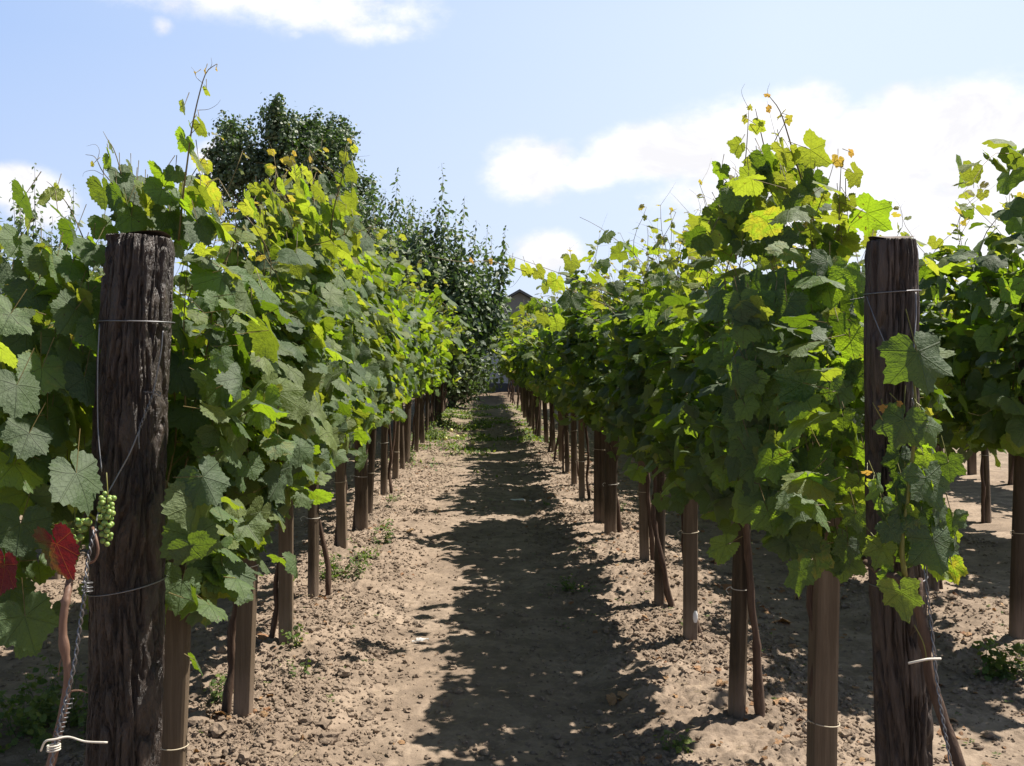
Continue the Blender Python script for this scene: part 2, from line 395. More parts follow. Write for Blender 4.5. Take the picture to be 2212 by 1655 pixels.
def mat_plain(name, col, rough=.5, spec=.5, metal=0., nscale=40, nstr=.2, ndist=.002, var=.15):
    m, t, out = new_mat(name); tcn = t.node('ShaderNodeTexCoord')
    a = t.noise(tcn.outputs['Object'], nscale, 4, .6)
    c = t.mix(t.mapr(a, .3, .7), tuple(x * (1 - var) for x in col), tuple(min(1, x * (1 + var)) for x in col))
    t.l.new(principled(t, c, rough, t.bump(a, nstr, ndist), spec, Metallic=metal), out.inputs[0]); return m
M_WIRE = mat_plain('galvanised_wire', (.20, .20, .21), .5, .5, .8, 120, .3, .0006)
M_WHITEW = mat_plain('white_coated_wire', (.62, .58, .50), .5, .5)
M_STRING = mat_plain('binding_string', (.52, .45, .33), .7, .3)
M_APPLE = mat_plain('apple_skin', (.62, .60, .20), .4, .5, 0, 20)
M_PAPER = mat_plain('paper', (.78, .78, .76), .8, .3, 0, 20, .4, .004, .06)
M_GRAPE = None
def mat_grape():
    m, t, out = new_mat('grape_skin'); tcn = t.node('ShaderNodeTexCoord')
    a = t.noise(tcn.outputs['Object'], 60, 4, .6)
    c = t.mix(t.mapr(a, .3, .7), (.16, .27, .05), (.30, .40, .11))
    t.l.new(principled(t, c, .38, None, .5, **{'Subsurface Weight': .35, 'Subsurface Scale': .006}), out.inputs[0]); return m
M_GRAPE = mat_grape()

def mat_soil(name, clod=False):
    m, t, out = new_mat(name); tcn = t.node('ShaderNodeTexCoord'); v = tcn.outputs['Object']
    a = t.noise(v, 1.3, 6, .6); b = t.noise(v, 26, 8, .72); c = t.noise(v, 90, 5, .7); d = t.noise(v, 5., 5, .6)
    sand = t.mix(t.mapr(a, .35, .65), (.275, .208, .153), (.365, .286, .216))
    earth = t.mix(t.mapr(b, .35, .7), (.155, .117, .086), (.262, .202, .152))
    k = .5 if clod else t.mapr(t.math('ADD', d, t.math('MULTIPLY', t.math('SUBTRACT', b, .5), .9)), .38, .62)
    col = t.mix(k, sand, earth)
    col = t.mix(t.mapr(c, .55, .8, 0, .45), col, (.10, .07, .05))
    if not clod:
        far = t.node('ShaderNodeSeparateXYZ'); t.put(far.inputs[0], v)
        gk = t.math('MULTIPLY', t.mapr(far.outputs[1], 11.5, 16, 0, .45), t.mapr(t.noise(v, 3.1, 5, .7), .42, .6))
        col = t.mix(gk, col, (.10, .125, .04))
        far_shade = t.mapr(far.outputs[1], 26, 29, 0, .7); col = t.mix(far_shade, col, (.12, .08, .055))  # far ground darker: tree shade painted into the soil colour
    h = t.math('ADD', t.math('MULTIPLY', b, 1.), t.math('MULTIPLY', c, .5))
    t.l.new(principled(t, col, .92, t.bump(h, .8, .012), .2), out.inputs[0]); return m
M_SOIL = mat_soil('sandy_soil'); M_CLOD = mat_soil('soil_clod', True)

# ------------------------------------------------------------------ ground
ROWS = {'L1': -.93, 'R1': .96, 'L2': -2.60, 'R2': 2.57, 'R3': 4.12, 'R4': 5.7, 'L3': -4.2}
def tilled(x):
    """1 in the hoed strips under the rows, low on the trodden path"""
    t = np.zeros_like(x)
    for r in ROWS.values(): t = np.maximum(t, np.clip(1.25 - np.abs(x - r) / .52, 0, 1))
    return np.clip(t, 0, 1)
def ground_h(x, y):
    t = tilled(x) * .75 + .25 * fbm(x * 1.3, y * 1.3, 0 * x, 3, 91)
    ph_ = .05 * np.sin(y * .7); h0 = -.018 * (np.exp(-((x + .42 + ph_) / .10) ** 2) + np.exp(-((x - .46 + ph_) / .10) ** 2)) * (.4 + .9 * vnoise(x * .5, y * 1.3, 0 * x, 71))
    h0 = h0 - .020 * np.clip(vnoise(x * 5.5, y * 3.4, 0 * x, 72) - .62, 0, 1) * 2.6 * (1 - t)
    fade = np.clip(1.2 - y / 40, .3, 1)
    h = .07 * (fbm(x * 1.1, y * .6, 0 * x, 4, 3) - .5) + .022 * tilled(x) + h0
    big = fbm(x * 9, y * 9, 0 * x, 2, 11); cl = np.clip(big - .5, 0, 1) * 2
    c1 = np.abs(fbm(x * 17, y * 17, 0 * x, 3, 23) - .5) * 2
    c2 = vnoise(x * 44, y * 44, 0 * x, 31) + 1.1 * np.clip(vnoise(x * 72, y * 72, 0 * x, 37) - .35, 0, 1)
    h = h + fade * (.034 * t * cl + .036 * (.12 + t) * (.4 - c1) * .55 + .016 * (.16 + t) * c2)
    return h
def axis(a, b, fine, lo, hi, grow=1.12):
    mid = list(np.arange(lo, hi + 1e-6, fine)); s = fine; x = hi; up = []
    while x < b: s *= grow; x += s; up.append(x)
    s = fine; x = lo; dn = []
    while x > a: s *= grow; x -= s; dn.append(x)
    return np.array(dn[::-1] + mid + up)
gx = axis(-900, 900, .0095, -1.7, 2.3, 1.12)
ys = [2.6]
while ys[-1] < 60: ys.append(ys[-1] + max(.0095, ys[-1] * .0030))
while ys[-1] < 1800: ys.append(ys[-1] * 1.08)
pre = []; y_ = 2.6; s_ = .05
while y_ > -40: y_ -= s_; s_ *= 1.4; pre.append(y_)
gy = np.array(pre[::-1] + ys)
X, Y = np.meshgrid(gx, gy)
H = ground_h(X, Y) * np.clip(1.6 - np.abs(X) / 14, 0, 1) * (Y < 70)
gg = Geo(); gg.add(np.stack([X, Y, H], -1).reshape(-1, 3), grid_tris(len(gy), len(gx))[:, ::1])
tag(gg.obj('ground', M_SOIL), kind='structure')
def gz(x, y): return float(ground_h(np.array([x], float), np.array([y], float))[0])

def ico():
    p = (1 + 5 ** .5) / 2
    V = np.array([(-1, p, 0), (1, p, 0), (-1, -p, 0), (1, -p, 0), (0, -1, p), (0, 1, p), (0, -1, -p), (0, 1, -p), (p, 0, -1), (p, 0, 1), (-p, 0, -1), (-p, 0, 1)], float)
    T = [(0, 11, 5), (0, 5, 1), (0, 1, 7), (0, 7, 10), (0, 10, 11), (1, 5, 9), (5, 11, 4), (11, 10, 2), (10, 7, 6), (7, 1, 8), (3, 9, 4), (3, 4, 2), (3, 2, 6), (3, 6, 8), (3, 8, 9), (4, 9, 5), (2, 4, 11), (6, 2, 10), (8, 6, 7), (9, 8, 1)]
    V = unit(V); V = list(map(tuple, V)); cache = {}; T2 = []
    def mid(a, b):
        k = (min(a, b), max(a, b))
        if k not in cache: cache[k] = len(V); V.append(tuple(unit(np.add(V[a], V[b]))))
        return cache[k]
    for a, b, c in T:
        ab, bc, ca = mid(a, b), mid(b, c), mid(c, a); T2 += [(a, ab, ca), (b, bc, ab), (c, ca, bc), (ab, bc, ca)]
    return np.array(V), np.array(T2)
ICO = ico(); ICO0 = (ICO[0][:12], np.array([(0, 11, 5), (0, 5, 1), (0, 1, 7), (0, 7, 10), (0, 10, 11), (1, 5, 9), (5, 11, 4), (11, 10, 2), (10, 7, 6), (7, 1, 8), (3, 9, 4), (3, 4, 2), (3, 2, 6), (3, 6, 8), (3, 8, 9), (4, 9, 5), (2, 4, 11), (6, 2, 10), (8, 6, 7), (9, 8, 1)]))
def lumps(g, pos, rad, squash=.7, rough=.22, rs=None, shp=None):
    rs = rs or rng; V, T = shp or ICO; L = len(pos)
    k = 1 + rs.normal(0, rough, (L, len(V), 1))
    sc = np.stack([rs.uniform(.8, 1.3, L), rs.uniform(.8, 1.3, L), rs.uniform(.8, 1.1, L) * squash], -1)
    W = np.asarray(pos)[:, None] + V[None] * k * sc[:, None] * np.asarray(rad).reshape(-1, 1, 1)
    g.add(W, T[None] + (np.arange(L) * len(V))[:, None, None])
n = 330000
cy_ = 2.9 + (rng.uniform(0, 1, n) ** 1.6) * 18; cx_ = rng.uniform(-3.4, 3.8, n)
keep = rng.uniform(0, 1, n) < (.07 + .93 * tilled(cx_) * np.clip(fbm(cx_ * 2.2, cy_ * 2.2, 0 * cx_, 2, 55) * 2.6 - .75, 0, 1))
cx_, cy_ = cx_[keep], cy_[keep]; rad = rng.gamma(1.5, .0022, len(cx_)) + .0030
rad = np.where(rng.random(len(rad)) < .012, rad * 2.4, rad); rad = np.minimum(rad, .034)
cg = Geo(); pos_ = np.stack([cx_, cy_, ground_h(cx_, cy_) + rad * .3], -1); bigc = rad > .009
lumps(cg, pos_[bigc], rad[bigc], .7, .24); lumps(cg, pos_[~bigc], rad[~bigc], .85, .34, None, ICO0)
tag(cg.obj('soil_clods', M_CLOD, None, False), 'loose brown lumps of dry hoed soil along the rows', 'soil', kind='stuff')

# ------------------------------------------------------------------ stakes and posts
ORD = ['first', 'second', 'third', 'fourth', 'fifth', 'sixth', 'seventh', 'eighth', 'ninth', 'tenth', 'eleventh', 'twelfth', 'thirteenth', 'fourteenth', 'fifteenth', 'sixteenth', 'seventeenth', 'eighteenth', 'nineteenth', 'twentieth']
def ordn(i):
    if i < 20: return ORD[i]
    t = {2: 'twenty', 3: 'thirty', 4: 'forty'}[(i + 1) // 10]
    return (t[:-1] + 'ieth') if (i + 1) % 10 == 0 else t + '-' + ORD[i % 10]
ROWTXT = {'L1': 'in the row left of the path', 'R1': 'in the row right of the path', 'L2': 'in the outer left row', 'R2': 'in the outer right row', 'R3': 'in the outermost right row', 'L3': 'in the outermost left row', 'R4': 'in the fourth row on the right'}

def column_mesh(g, path, rad, n, rings, rfun, seed=0):
    pts = smooth_path(path, rings)
    tube(g, pts, np.interp(np.linspace(0, 1, rings), np.linspace(0, 1, len(rad)), rad), n, rfun)
def big_post(name, label, base, top, r0, r1, mat, seed, bulge=0.):
    root = thing(name, label, 'post', base, 'thick end posts of the vine rows')
    g = Geo(); d = np.array(top) - np.array(base)
    path = [np.array([0, 0, -.35]), np.array([0, 0, 0.]), d * .33 + [.008, .0, 0], d * .66 + [-.006, 0, 0], d]
    def rf(th, t):
        z = t * d[2] * 1.2; w = fbm(np.cos(th) * 1.2 + 5, np.sin(th) * 1.2, z * 1.6, 2, seed) - .5
        tt = th * 1.0 + w * 1.6
        rid = np.abs(fbm(np.cos(tt) * 5.5 + 3, np.sin(tt) * 5.5, z * 8, 3, seed + 5) - .5) * 2
        brk = vnoise(np.cos(tt) * 7, np.sin(tt) * 7, z * 26, seed + 7); fine = vnoise(np.cos(tt) * 26, np.sin(tt) * 26, z * 55, seed + 8)
        rid2 = vnoise(np.cos(tt) * 17, np.sin(tt) * 17, z * 9, seed + 9)
        return 1 + .10 * (fbm(np.cos(th) + 2, np.sin(th), z * 2.5, 2, seed + 20) - .5) - .30 * np.exp(-(rid / .12) ** 2) * (.35 + .65 * vnoise(np.cos(th) * 3, np.sin(th) * 3, z * 3, seed + 2)) + .05 * rid2 + .05 * brk + .05 * fine + bulge * np.exp(-((t - .78) / .14) ** 2) - .1 * np.clip((t - .985) / .015, 0, 1)
    column_mesh(g, path, [r0, r0, r0 * .5 + r1 * .5, r1, r1], 220, 520, rf)
    g.obj('post_shaft', mat, root)
    # sawn top with a slightly uneven face
    g = Geo(); nn = 40; th = np.arange(nn) / nn * 2 * pi; rr = r1 * .93 * (1 + .05 * np.sin(3 * th + seed) + .03 * np.sin(7 * th))
    V = [np.stack([np.cos(th) * rr * f, np.sin(th) * rr * f, .004 + 0 * th + .006 * (1 - f) + .006 * np.sin(th * 2 + seed) * f], -1) for f in (1, .75, .5, .25)]
    V = np.concatenate(V + [np.array([[0, 0, .01]])]) + d
    T = np.concatenate([grid_tris(4, nn, True), np.stack([np.arange(nn) + 3 * nn, (np.arange(nn) + 1) % nn + 3 * nn, np.full(nn, 4 * nn)], -1)])
    g.add(V, T); g.obj('post_top', M_TOPW, root)
    return root
M_TOPW = mat_bark('weathered_end_grain', (.05, .038, .03), (.14, .11, .09), (.27, .23, .19), (60, 60, 60), .6, .003, .8, .3)

ZL, ZR = 2.47, 2.25
pl_top = P(303, 512, ZL); pl_b = P(258, 1700, ZL); ax = (pl_top - pl_b) / (pl_top[2] - pl_b[2]); pl_base = pl_b - ax * pl_b[2]
pr_top = P(1925, 520, ZR); pr_b = P(1947, 1700, ZR); axr = (pr_top - pr_b) / (pr_top[2] - pr_b[2]); pr_base = pr_b - axr * pr_b[2]
LP = big_post('end_post', 'thick dark bark-covered post at the near end of the left row', pl_base, pl_top, .087, .080, M_POST, 3, .04)
RP = big_post('end_post', 'slimmer grey weathered post at the near end of the right row', pr_base, pr_top, .060, .054, M_POSTR, 8, .02)

def stake_geo(kind, w, h, lean, seed):
    rs = np.random.default_rng(seed); g = Geo()
    path = [np.array([0, 0, -.2]), np.array([0, 0, 0.]), np.array([lean[0] * h * .5 + rs.normal(0, .004), lean[1] * h * .5, h * .5]), np.array([lean[0] * h, lean[1] * h, h])]
    ph = pi / 4 if kind == 'square' else 0
    rot = rs.uniform(-.12, .12)
    def rf(th, t):
        if kind == 'square':
            a = th + pi / 4 * 0 + rot; c, s = np.abs(np.cos(a)), np.abs(np.sin(a) * 1.0)
            base = (c ** 9 + (s * 1.18) ** 9) ** (-1 / 9.) * .98
            return base + .022 * (fbm(th * 2, t * 9, 0 * th, 2, seed) - .5) + .0 * t
        e = 1 + .16 * np.sin(2 * th + seed) + .07 * np.sin(3 * th + seed * 2)
        cr = np.exp(-(np.abs(np.angle(np.exp(1j * (th - 4.2 - seed % 3 - .6 * fbm(t * 4, 0 * t, 0 * t, 2, seed))))) / .13) ** 2)
        return e + .13 * (fbm(np.cos(th) * 2.5, np.sin(th) * 2.5, t * 7, 3, seed) - .5) - .22 * cr
    column_mesh(g, path, [w / 2, w / 2, w / 2, w / 2 * .93], 32, 36, rf)
    return g
def wire_ring(g, c, w, tilt, r=.0016, off=None, wav=.0):
    th = np.linspace(0, 2 * pi, 26)
    pts = np.stack([c[0] + np.cos(th) * w, c[1] + np.sin(th) * w, c[2] + tilt * np.cos(th) + wav * np.sin(3 * th)], -1)
    tube(g, pts, r, 5, cap=False)
def trunk_path(base, dx, dy, top, rs, n=8):
    t = np.linspace(0, 1, n)
    p = np.stack([base[0] + dx * (1 - t) + np.cumsum(rs.normal(0, .013, n)), base[1] + dy + np.cumsum(rs.normal(0, .013, n)), -.03 + t * (top + .03)], -1)
    return p

STK = {}
def make_stake(row, i, pos, kind, w, h, lean, seed, tie=None, square_lbl=None):
    kt = 'square sawn wooden stake' if kind == 'square' else 'rough split wooden stake'
    lab = f'{kt}, {ordn(i)} {"past the thick post " if row in ("L1", "R1") else "from the front "}{ROWTXT[row]}'
    root = thing('vine_stake', lab, 'stake', (pos[0], pos[1], gz(pos[0], pos[1]) - .01), 'stakes carrying the vines')
    stake_geo(kind, w, h, lean, seed).obj('stake_shaft', M_STAKE if kind == 'square' else M_STAKER, root, kind != 'square')
    if tie:
        g = Geo(); c = np.array([lean[0] * tie, lean[1] * tie, tie]); hw = w * .5
        wire_ring(g, c + [0, 0, 0], hw * 1.22 if kind == 'square' else hw * 1.2, .004 * (seed % 3 - 1), .0017)
        # free end of the tie
        e = c + [-hw * 1.15, -hw * .4, 0]
        tube(g, smooth_path([e, e + [-.012, -.015, .012], e + [-.03, -.02, .002], e + [-.022, -.03, -.012]], 8), .0014, 5)
        g.obj('wire_tie', M_WHITEW if seed % 2 else M_STRING, root)
    return root

# ------------------------------------------------------------------ vines
def hw_at(z, zt, k=1.):
    return k * np.interp(z, [.55, .75, 1.1, 1.6, zt - .15, zt + .3], [.04, .11, .25, .27, .15, .05])
def grow(rs, top=2.05, nsh=16, half=.47, wid=1., shade=0., leaf=.074, bottom=.80, fill=150, flopk=.22, yk=1.2, core=.5):
    """shoots and leaves of one vine, local coordinates"""
    pos, nrm, tip, siz, yng, pet, paths = [], [], [], [], [], [], []
    sunh = np.array([SUNV[0], SUNV[1], 0])
    def leaf_at(p, a, s, y, pl=None, droop=.9):
        pl = pl if pl is not None else s * rs.uniform(.7, 1.4)
        a = unit(a); b = p + a * pl
        nn = unit(a * .55 + np.array([0, -.18, 0]) + np.array([0, 0, 1]) * rs.uniform(.0, .62) + SUNV * rs.uniform(-.1, .6 if b[2] < 1.35 else 1.5) + rs.normal(0, .40, 3))
        tt = a * .55 + np.array([0, 0, -1]) * droop * rs.uniform(.3, 1.2) + rs.normal(0, .35, 3)
        pos.append(b); nrm.append(nn); tip.append(tt); siz.append(s); yng.append(y); pet.append(p)
    for k in range(nsh):
        y0 = (k + .5) / nsh * 2 * half - half + rs.normal(0, .05)
        p = np.array([rs.normal(0, .05), y0, rs.uniform(.88, 1.05)]); zt = min(top + rs.normal(-.07, .19), top + .24)
        d = unit([rs.normal(0, .28), rs.normal(0, .22), 1.]); side = 1 if rs.random() < .5 else -1
        pp = [p.copy()]; step = .068; nodes = []; prm = rs.normal(0, .5)
        flop = rs.random() < flopk
        for j in range(34):
            d = d + rs.normal(0, .11, 3); lim = hw_at(p[2], zt, wid) * .8
            if abs(p[0]) > lim: d[0] -= np.sign(p[0]) * .35
            d[2] += .12
            if p[2] > zt - .35 and flop: d[0] += side * .25; d[2] -= .22
            d = unit(d); p = p + d * step; pp.append(p.copy()); nodes.append(p.copy())
            if p[2] > zt or (flop and j > 26): break
        N = len(nodes)
        for j, q in enumerate(nodes):
            left = N - j; y = np.clip(1 - left / 7., 0, 1) ** 1.2 if left < 7 else (rs.random() < (yk * .10 if q[2] < 1.5 else max(yk, 1.5) * .32)) * rs.uniform(.1, .45)
            s = leaf * rs.uniform(.42, 1.32) * (1 if left > 5 else .22 + .15 * left)
            sx = (1 if j % 2 else -1); sx = np.sign(q[0]) if rs.random() < .45 else sx
            leaf_at(q, [sx * rs.uniform(.3, 1), rs.normal(0, .55), rs.normal(.15, .3)], s, y)
            if rs.random() < .35 and left > 4:
                leaf_at(q, [-sx * rs.uniform(.2, 1), rs.normal(0, .6), rs.normal(.2, .3)], s * rs.uniform(.4, .7), rs.uniform(0, .4))
        paths.append((np.array(pp), .0036))
        if rs.random() < .5:        # tendril at the tip
            e = nodes[-1]; t = rs.normal(0, 1, 3) * [.05, .05, .03] + [0, 0, .05]
            paths.append((smooth_path([e, e + t, e + t * 1.7 + rs.normal(0, .012, 3)], 6), .0009))
    for k in range(fill):            # outer leaves of lateral shoots, hanging like shingles
        z = rs.uniform(bottom - .02, top - .30); sx = 1 if rs.random() < .5 else -1
        yy = rs.uniform(-half - .03, half + .03)
        q = np.array([sx * (hw_at(z, top, wid) * rs.uniform(.6, 1.12) - .03), yy, z])
        leaf_at(q, [sx * rs.uniform(.6, 1), rs.normal(0, .4), rs.normal(0, .3)], leaf * rs.uniform(.4, 1.25), (rs.random() < yk * .12) * rs.uniform(.1, .5), droop=1.1)
    for k in range(int(fill * core)):      # leaves in the heart of the canopy
        q = np.array([rs.normal(0, .09), rs.uniform(-half - .03, half + .03), rs.uniform(bottom + .08, top - .25)])
        leaf_at(q, [rs.normal(0, 1), rs.normal(0, .5), 0.], leaf * rs.uniform(.8, 1.25), 0, pl=.02)
    for k in range(int(fill * .22)):
        q = np.array([rs.normal(0, .13), rs.uniform(-half, half), bottom + rs.uniform(-.05, .12)])
        leaf_at(q, [rs.normal(0, 1), rs.normal(0, .5), -.4], leaf * rs.uniform(.6, 1.1), 0, droop=1.3)
    return dict(pos=np.array(pos), nrm=np.array(nrm), tip=np.array(tip), siz=np.array(siz), yng=np.array(yng), pet=np.array(pet), paths=paths)
def clip_(gr, w):
    ok = np.abs(gr['pos'][:, 0]) < w
    for k_ in ('pos', 'nrm', 'tip', 'siz', 'yng', 'pet'): gr[k_] = gr[k_][ok]
def build_vine(root, gr, lod, seed, trunk=None, lobed=.0, extra=None, canes=True):
    rs = np.random.default_rng(seed + 999)
    g = Geo(); add_leaves(g, gr['pos'], gr['nrm'], gr['tip'], gr['siz'], gr['yng'], lod, rs, lobed)
    if extra: add_leaves(g, extra['pos'], extra['nrm'], extra['tip'], extra['siz'], extra['yng'], lod, rs, extra.get('lobed', lobed), .7)
    g.obj('foliage', M_LEAF, root)
    if canes:
        g = Geo()
        for p, r in gr['paths']: tube(g, p, np.linspace(r, r * .35, len(p)), 5 if lod == 'near' else 3)
        if lod == 'near': rods(g, gr['pet'], gr['pos'], .0013)
        if extra and lod == 'near': rods(g, extra['pet'], extra['pos'], .0014)
        for p, r in (extra or {}).get('paths', []): tube(g, p, np.linspace(r, r * .3, len(p)), 6)
        g.obj('canes', M_CANE, root)
    if trunk is not None:
        g = Geo()
        for p, r0, r1 in trunk:
            q = smooth_path(p, 26)
            sd = seed
            tube(g, q, np.linspace(r0, r1, 26) * (1 + .5 * (fbm(np.arange(26) * .6, 0, 0, 2, seed) - .5)), 10,
                 lambda th, t: 1 + .6 * (fbm(np.cos(th) * 2, np.sin(th) * 2, t * 12, 2, sd) - .5))
        g.obj('trunk', M_TRUNK, root)
def std_trunk(rs, dx):
    p = trunk_path((0, 0), dx, rs.uniform(-.04, .04), .82, rs)
    tr = [(p, rs.uniform(.014, .021), .011)]
    tr.append((np.array([p[-1], p[-1] + [rs.normal(0, .03), .12, .06], p[-1] + [rs.normal(0, .04), .38, .04]]), .008, .005))
    tr.append((np.array([p[-1], p[-1] + [rs.normal(0, .03), -.12, .07], p[-1] + [rs.normal(0, .04), -.36, .05]]), .008, .005))
    return tr

class Extra:
    """hand-placed shoots and leaves for one vine (world points, stored local)"""
    def __init__(s, base, lobed=0.): s.b = np.array(base, float); s.d = dict(pos=[], nrm=[], tip=[], siz=[], yng=[], pet=[], paths=[], lobed=lobed)
    def leaf(s, px, py, z, wpx, nrm=(.3, -.8, .5), tip=(0, 0, -1), young=0., stem=None):
        sz = wpx * 1.1 / F * z / 1.62; t = unit(tip); c = P(px, py, z) - s.b - t * sz * .25
        s.d['pos'].append(c); q_ = random.random()
        if young > .05 or (py < 600 and q_ < .45): nrm = (.62 + random.gauss(0, .18), .50 + random.gauss(0, .2), .38 + random.gauss(0, .15))
        elif px < 1000: nrm = (.60 + random.gauss(0, .14), -.56 + random.gauss(0, .14), .50 + random.gauss(0, .14))
        else: nrm = (nrm[0], nrm[1], nrm[2] * (.45 if nrm[2] < .85 else 1))
        s.d['nrm'].append(nrm); s.d['tip'].append(tip); s.d['siz'].append(sz); s.d['yng'].append(young)
        s.d['pet'].append(c - unit(t) * sz * .8 + np.array([0, .03, .02]) if stem is None else P(*stem) - s.b)
    def shoot(s, pts, r=.003, n=16): s.d['paths'].append((smooth_path([P(*p) - s.b for p in pts], n), r))
    def tendril(s, pts): s.d['paths'].append((smooth_path([P(*p) - s.b for p in pts], 10), .0008))
    def out(s):
        o = {k: (np.array(v) if k not in ('paths', 'lobed') else v) for k, v in s.d.items()}; return o

def row_positions(row):
    if row == 'L1': base = [(370, 2.83), (525, 3.67), (618, 4.60), (677, 5.44), (740, 6.84), (781, 7.6), (798, 8.35), (829, 9.6), (854, 10.8), (870, 11.7), (879, 12.6), (899, 13.9), (913, 15.1)]
    elif row == 'R1': base = [(1774, 2.78), (1592, 3.69), (1491, 4.68), (1425, 5.40), (1392, 6.42), (1318, 7.44), (1298, 7.95), (1257, 9.36), (1240, 10.3), (1226, 11.5), (1212, 12.6), (1196, 13.8), (1181, 15.2)]
    xs = [((px - 1040) / F * z, z) for px, z in base]
    z = xs[-1][1]; rs = np.random.default_rng(3 if row == 'L1' else 4)
    while z < (32 if row == 'L1' else 34):
        z += rs.uniform(.75, 1.0); xs.append((ROWS[row] + rs.normal(0, .03), z))
    return xs

# canopy height along the rows as the photograph shows it
TOPS = {'L1': ([2.4, 3.0, 4.0, 4.8, 5.8, 7.5, 10, 14, 30], [1.78, 1.84, 2.0, 2.14, 2.22, 2.28, 2.26, 2.2, 2.1]),
        'R1': ([2.2, 2.8, 3.3, 4.0, 5.0, 6.5, 9, 14, 30], [1.76, 1.82, 1.90, 1.95, 1.98, 2.0, 2.05, 2.05, 2.0]),
        'L2': ([3, 30], [1.9, 2.0]), 'R2': ([3, 6, 7, 30], [2.16, 2.10, 1.95, 1.92]), 'R3': ([3, 30], [1.9, 1.9]), 'L3': ([3, 30], [1.9, 1.9]), 'R4': ([3, 30], [1.9, 1.9])}
EXTRAS = {}
e = Extra((-.9038, 2.83, 0), .05)
GR, TR = (.45, -.75, .55), (-.1, -.1, -1)
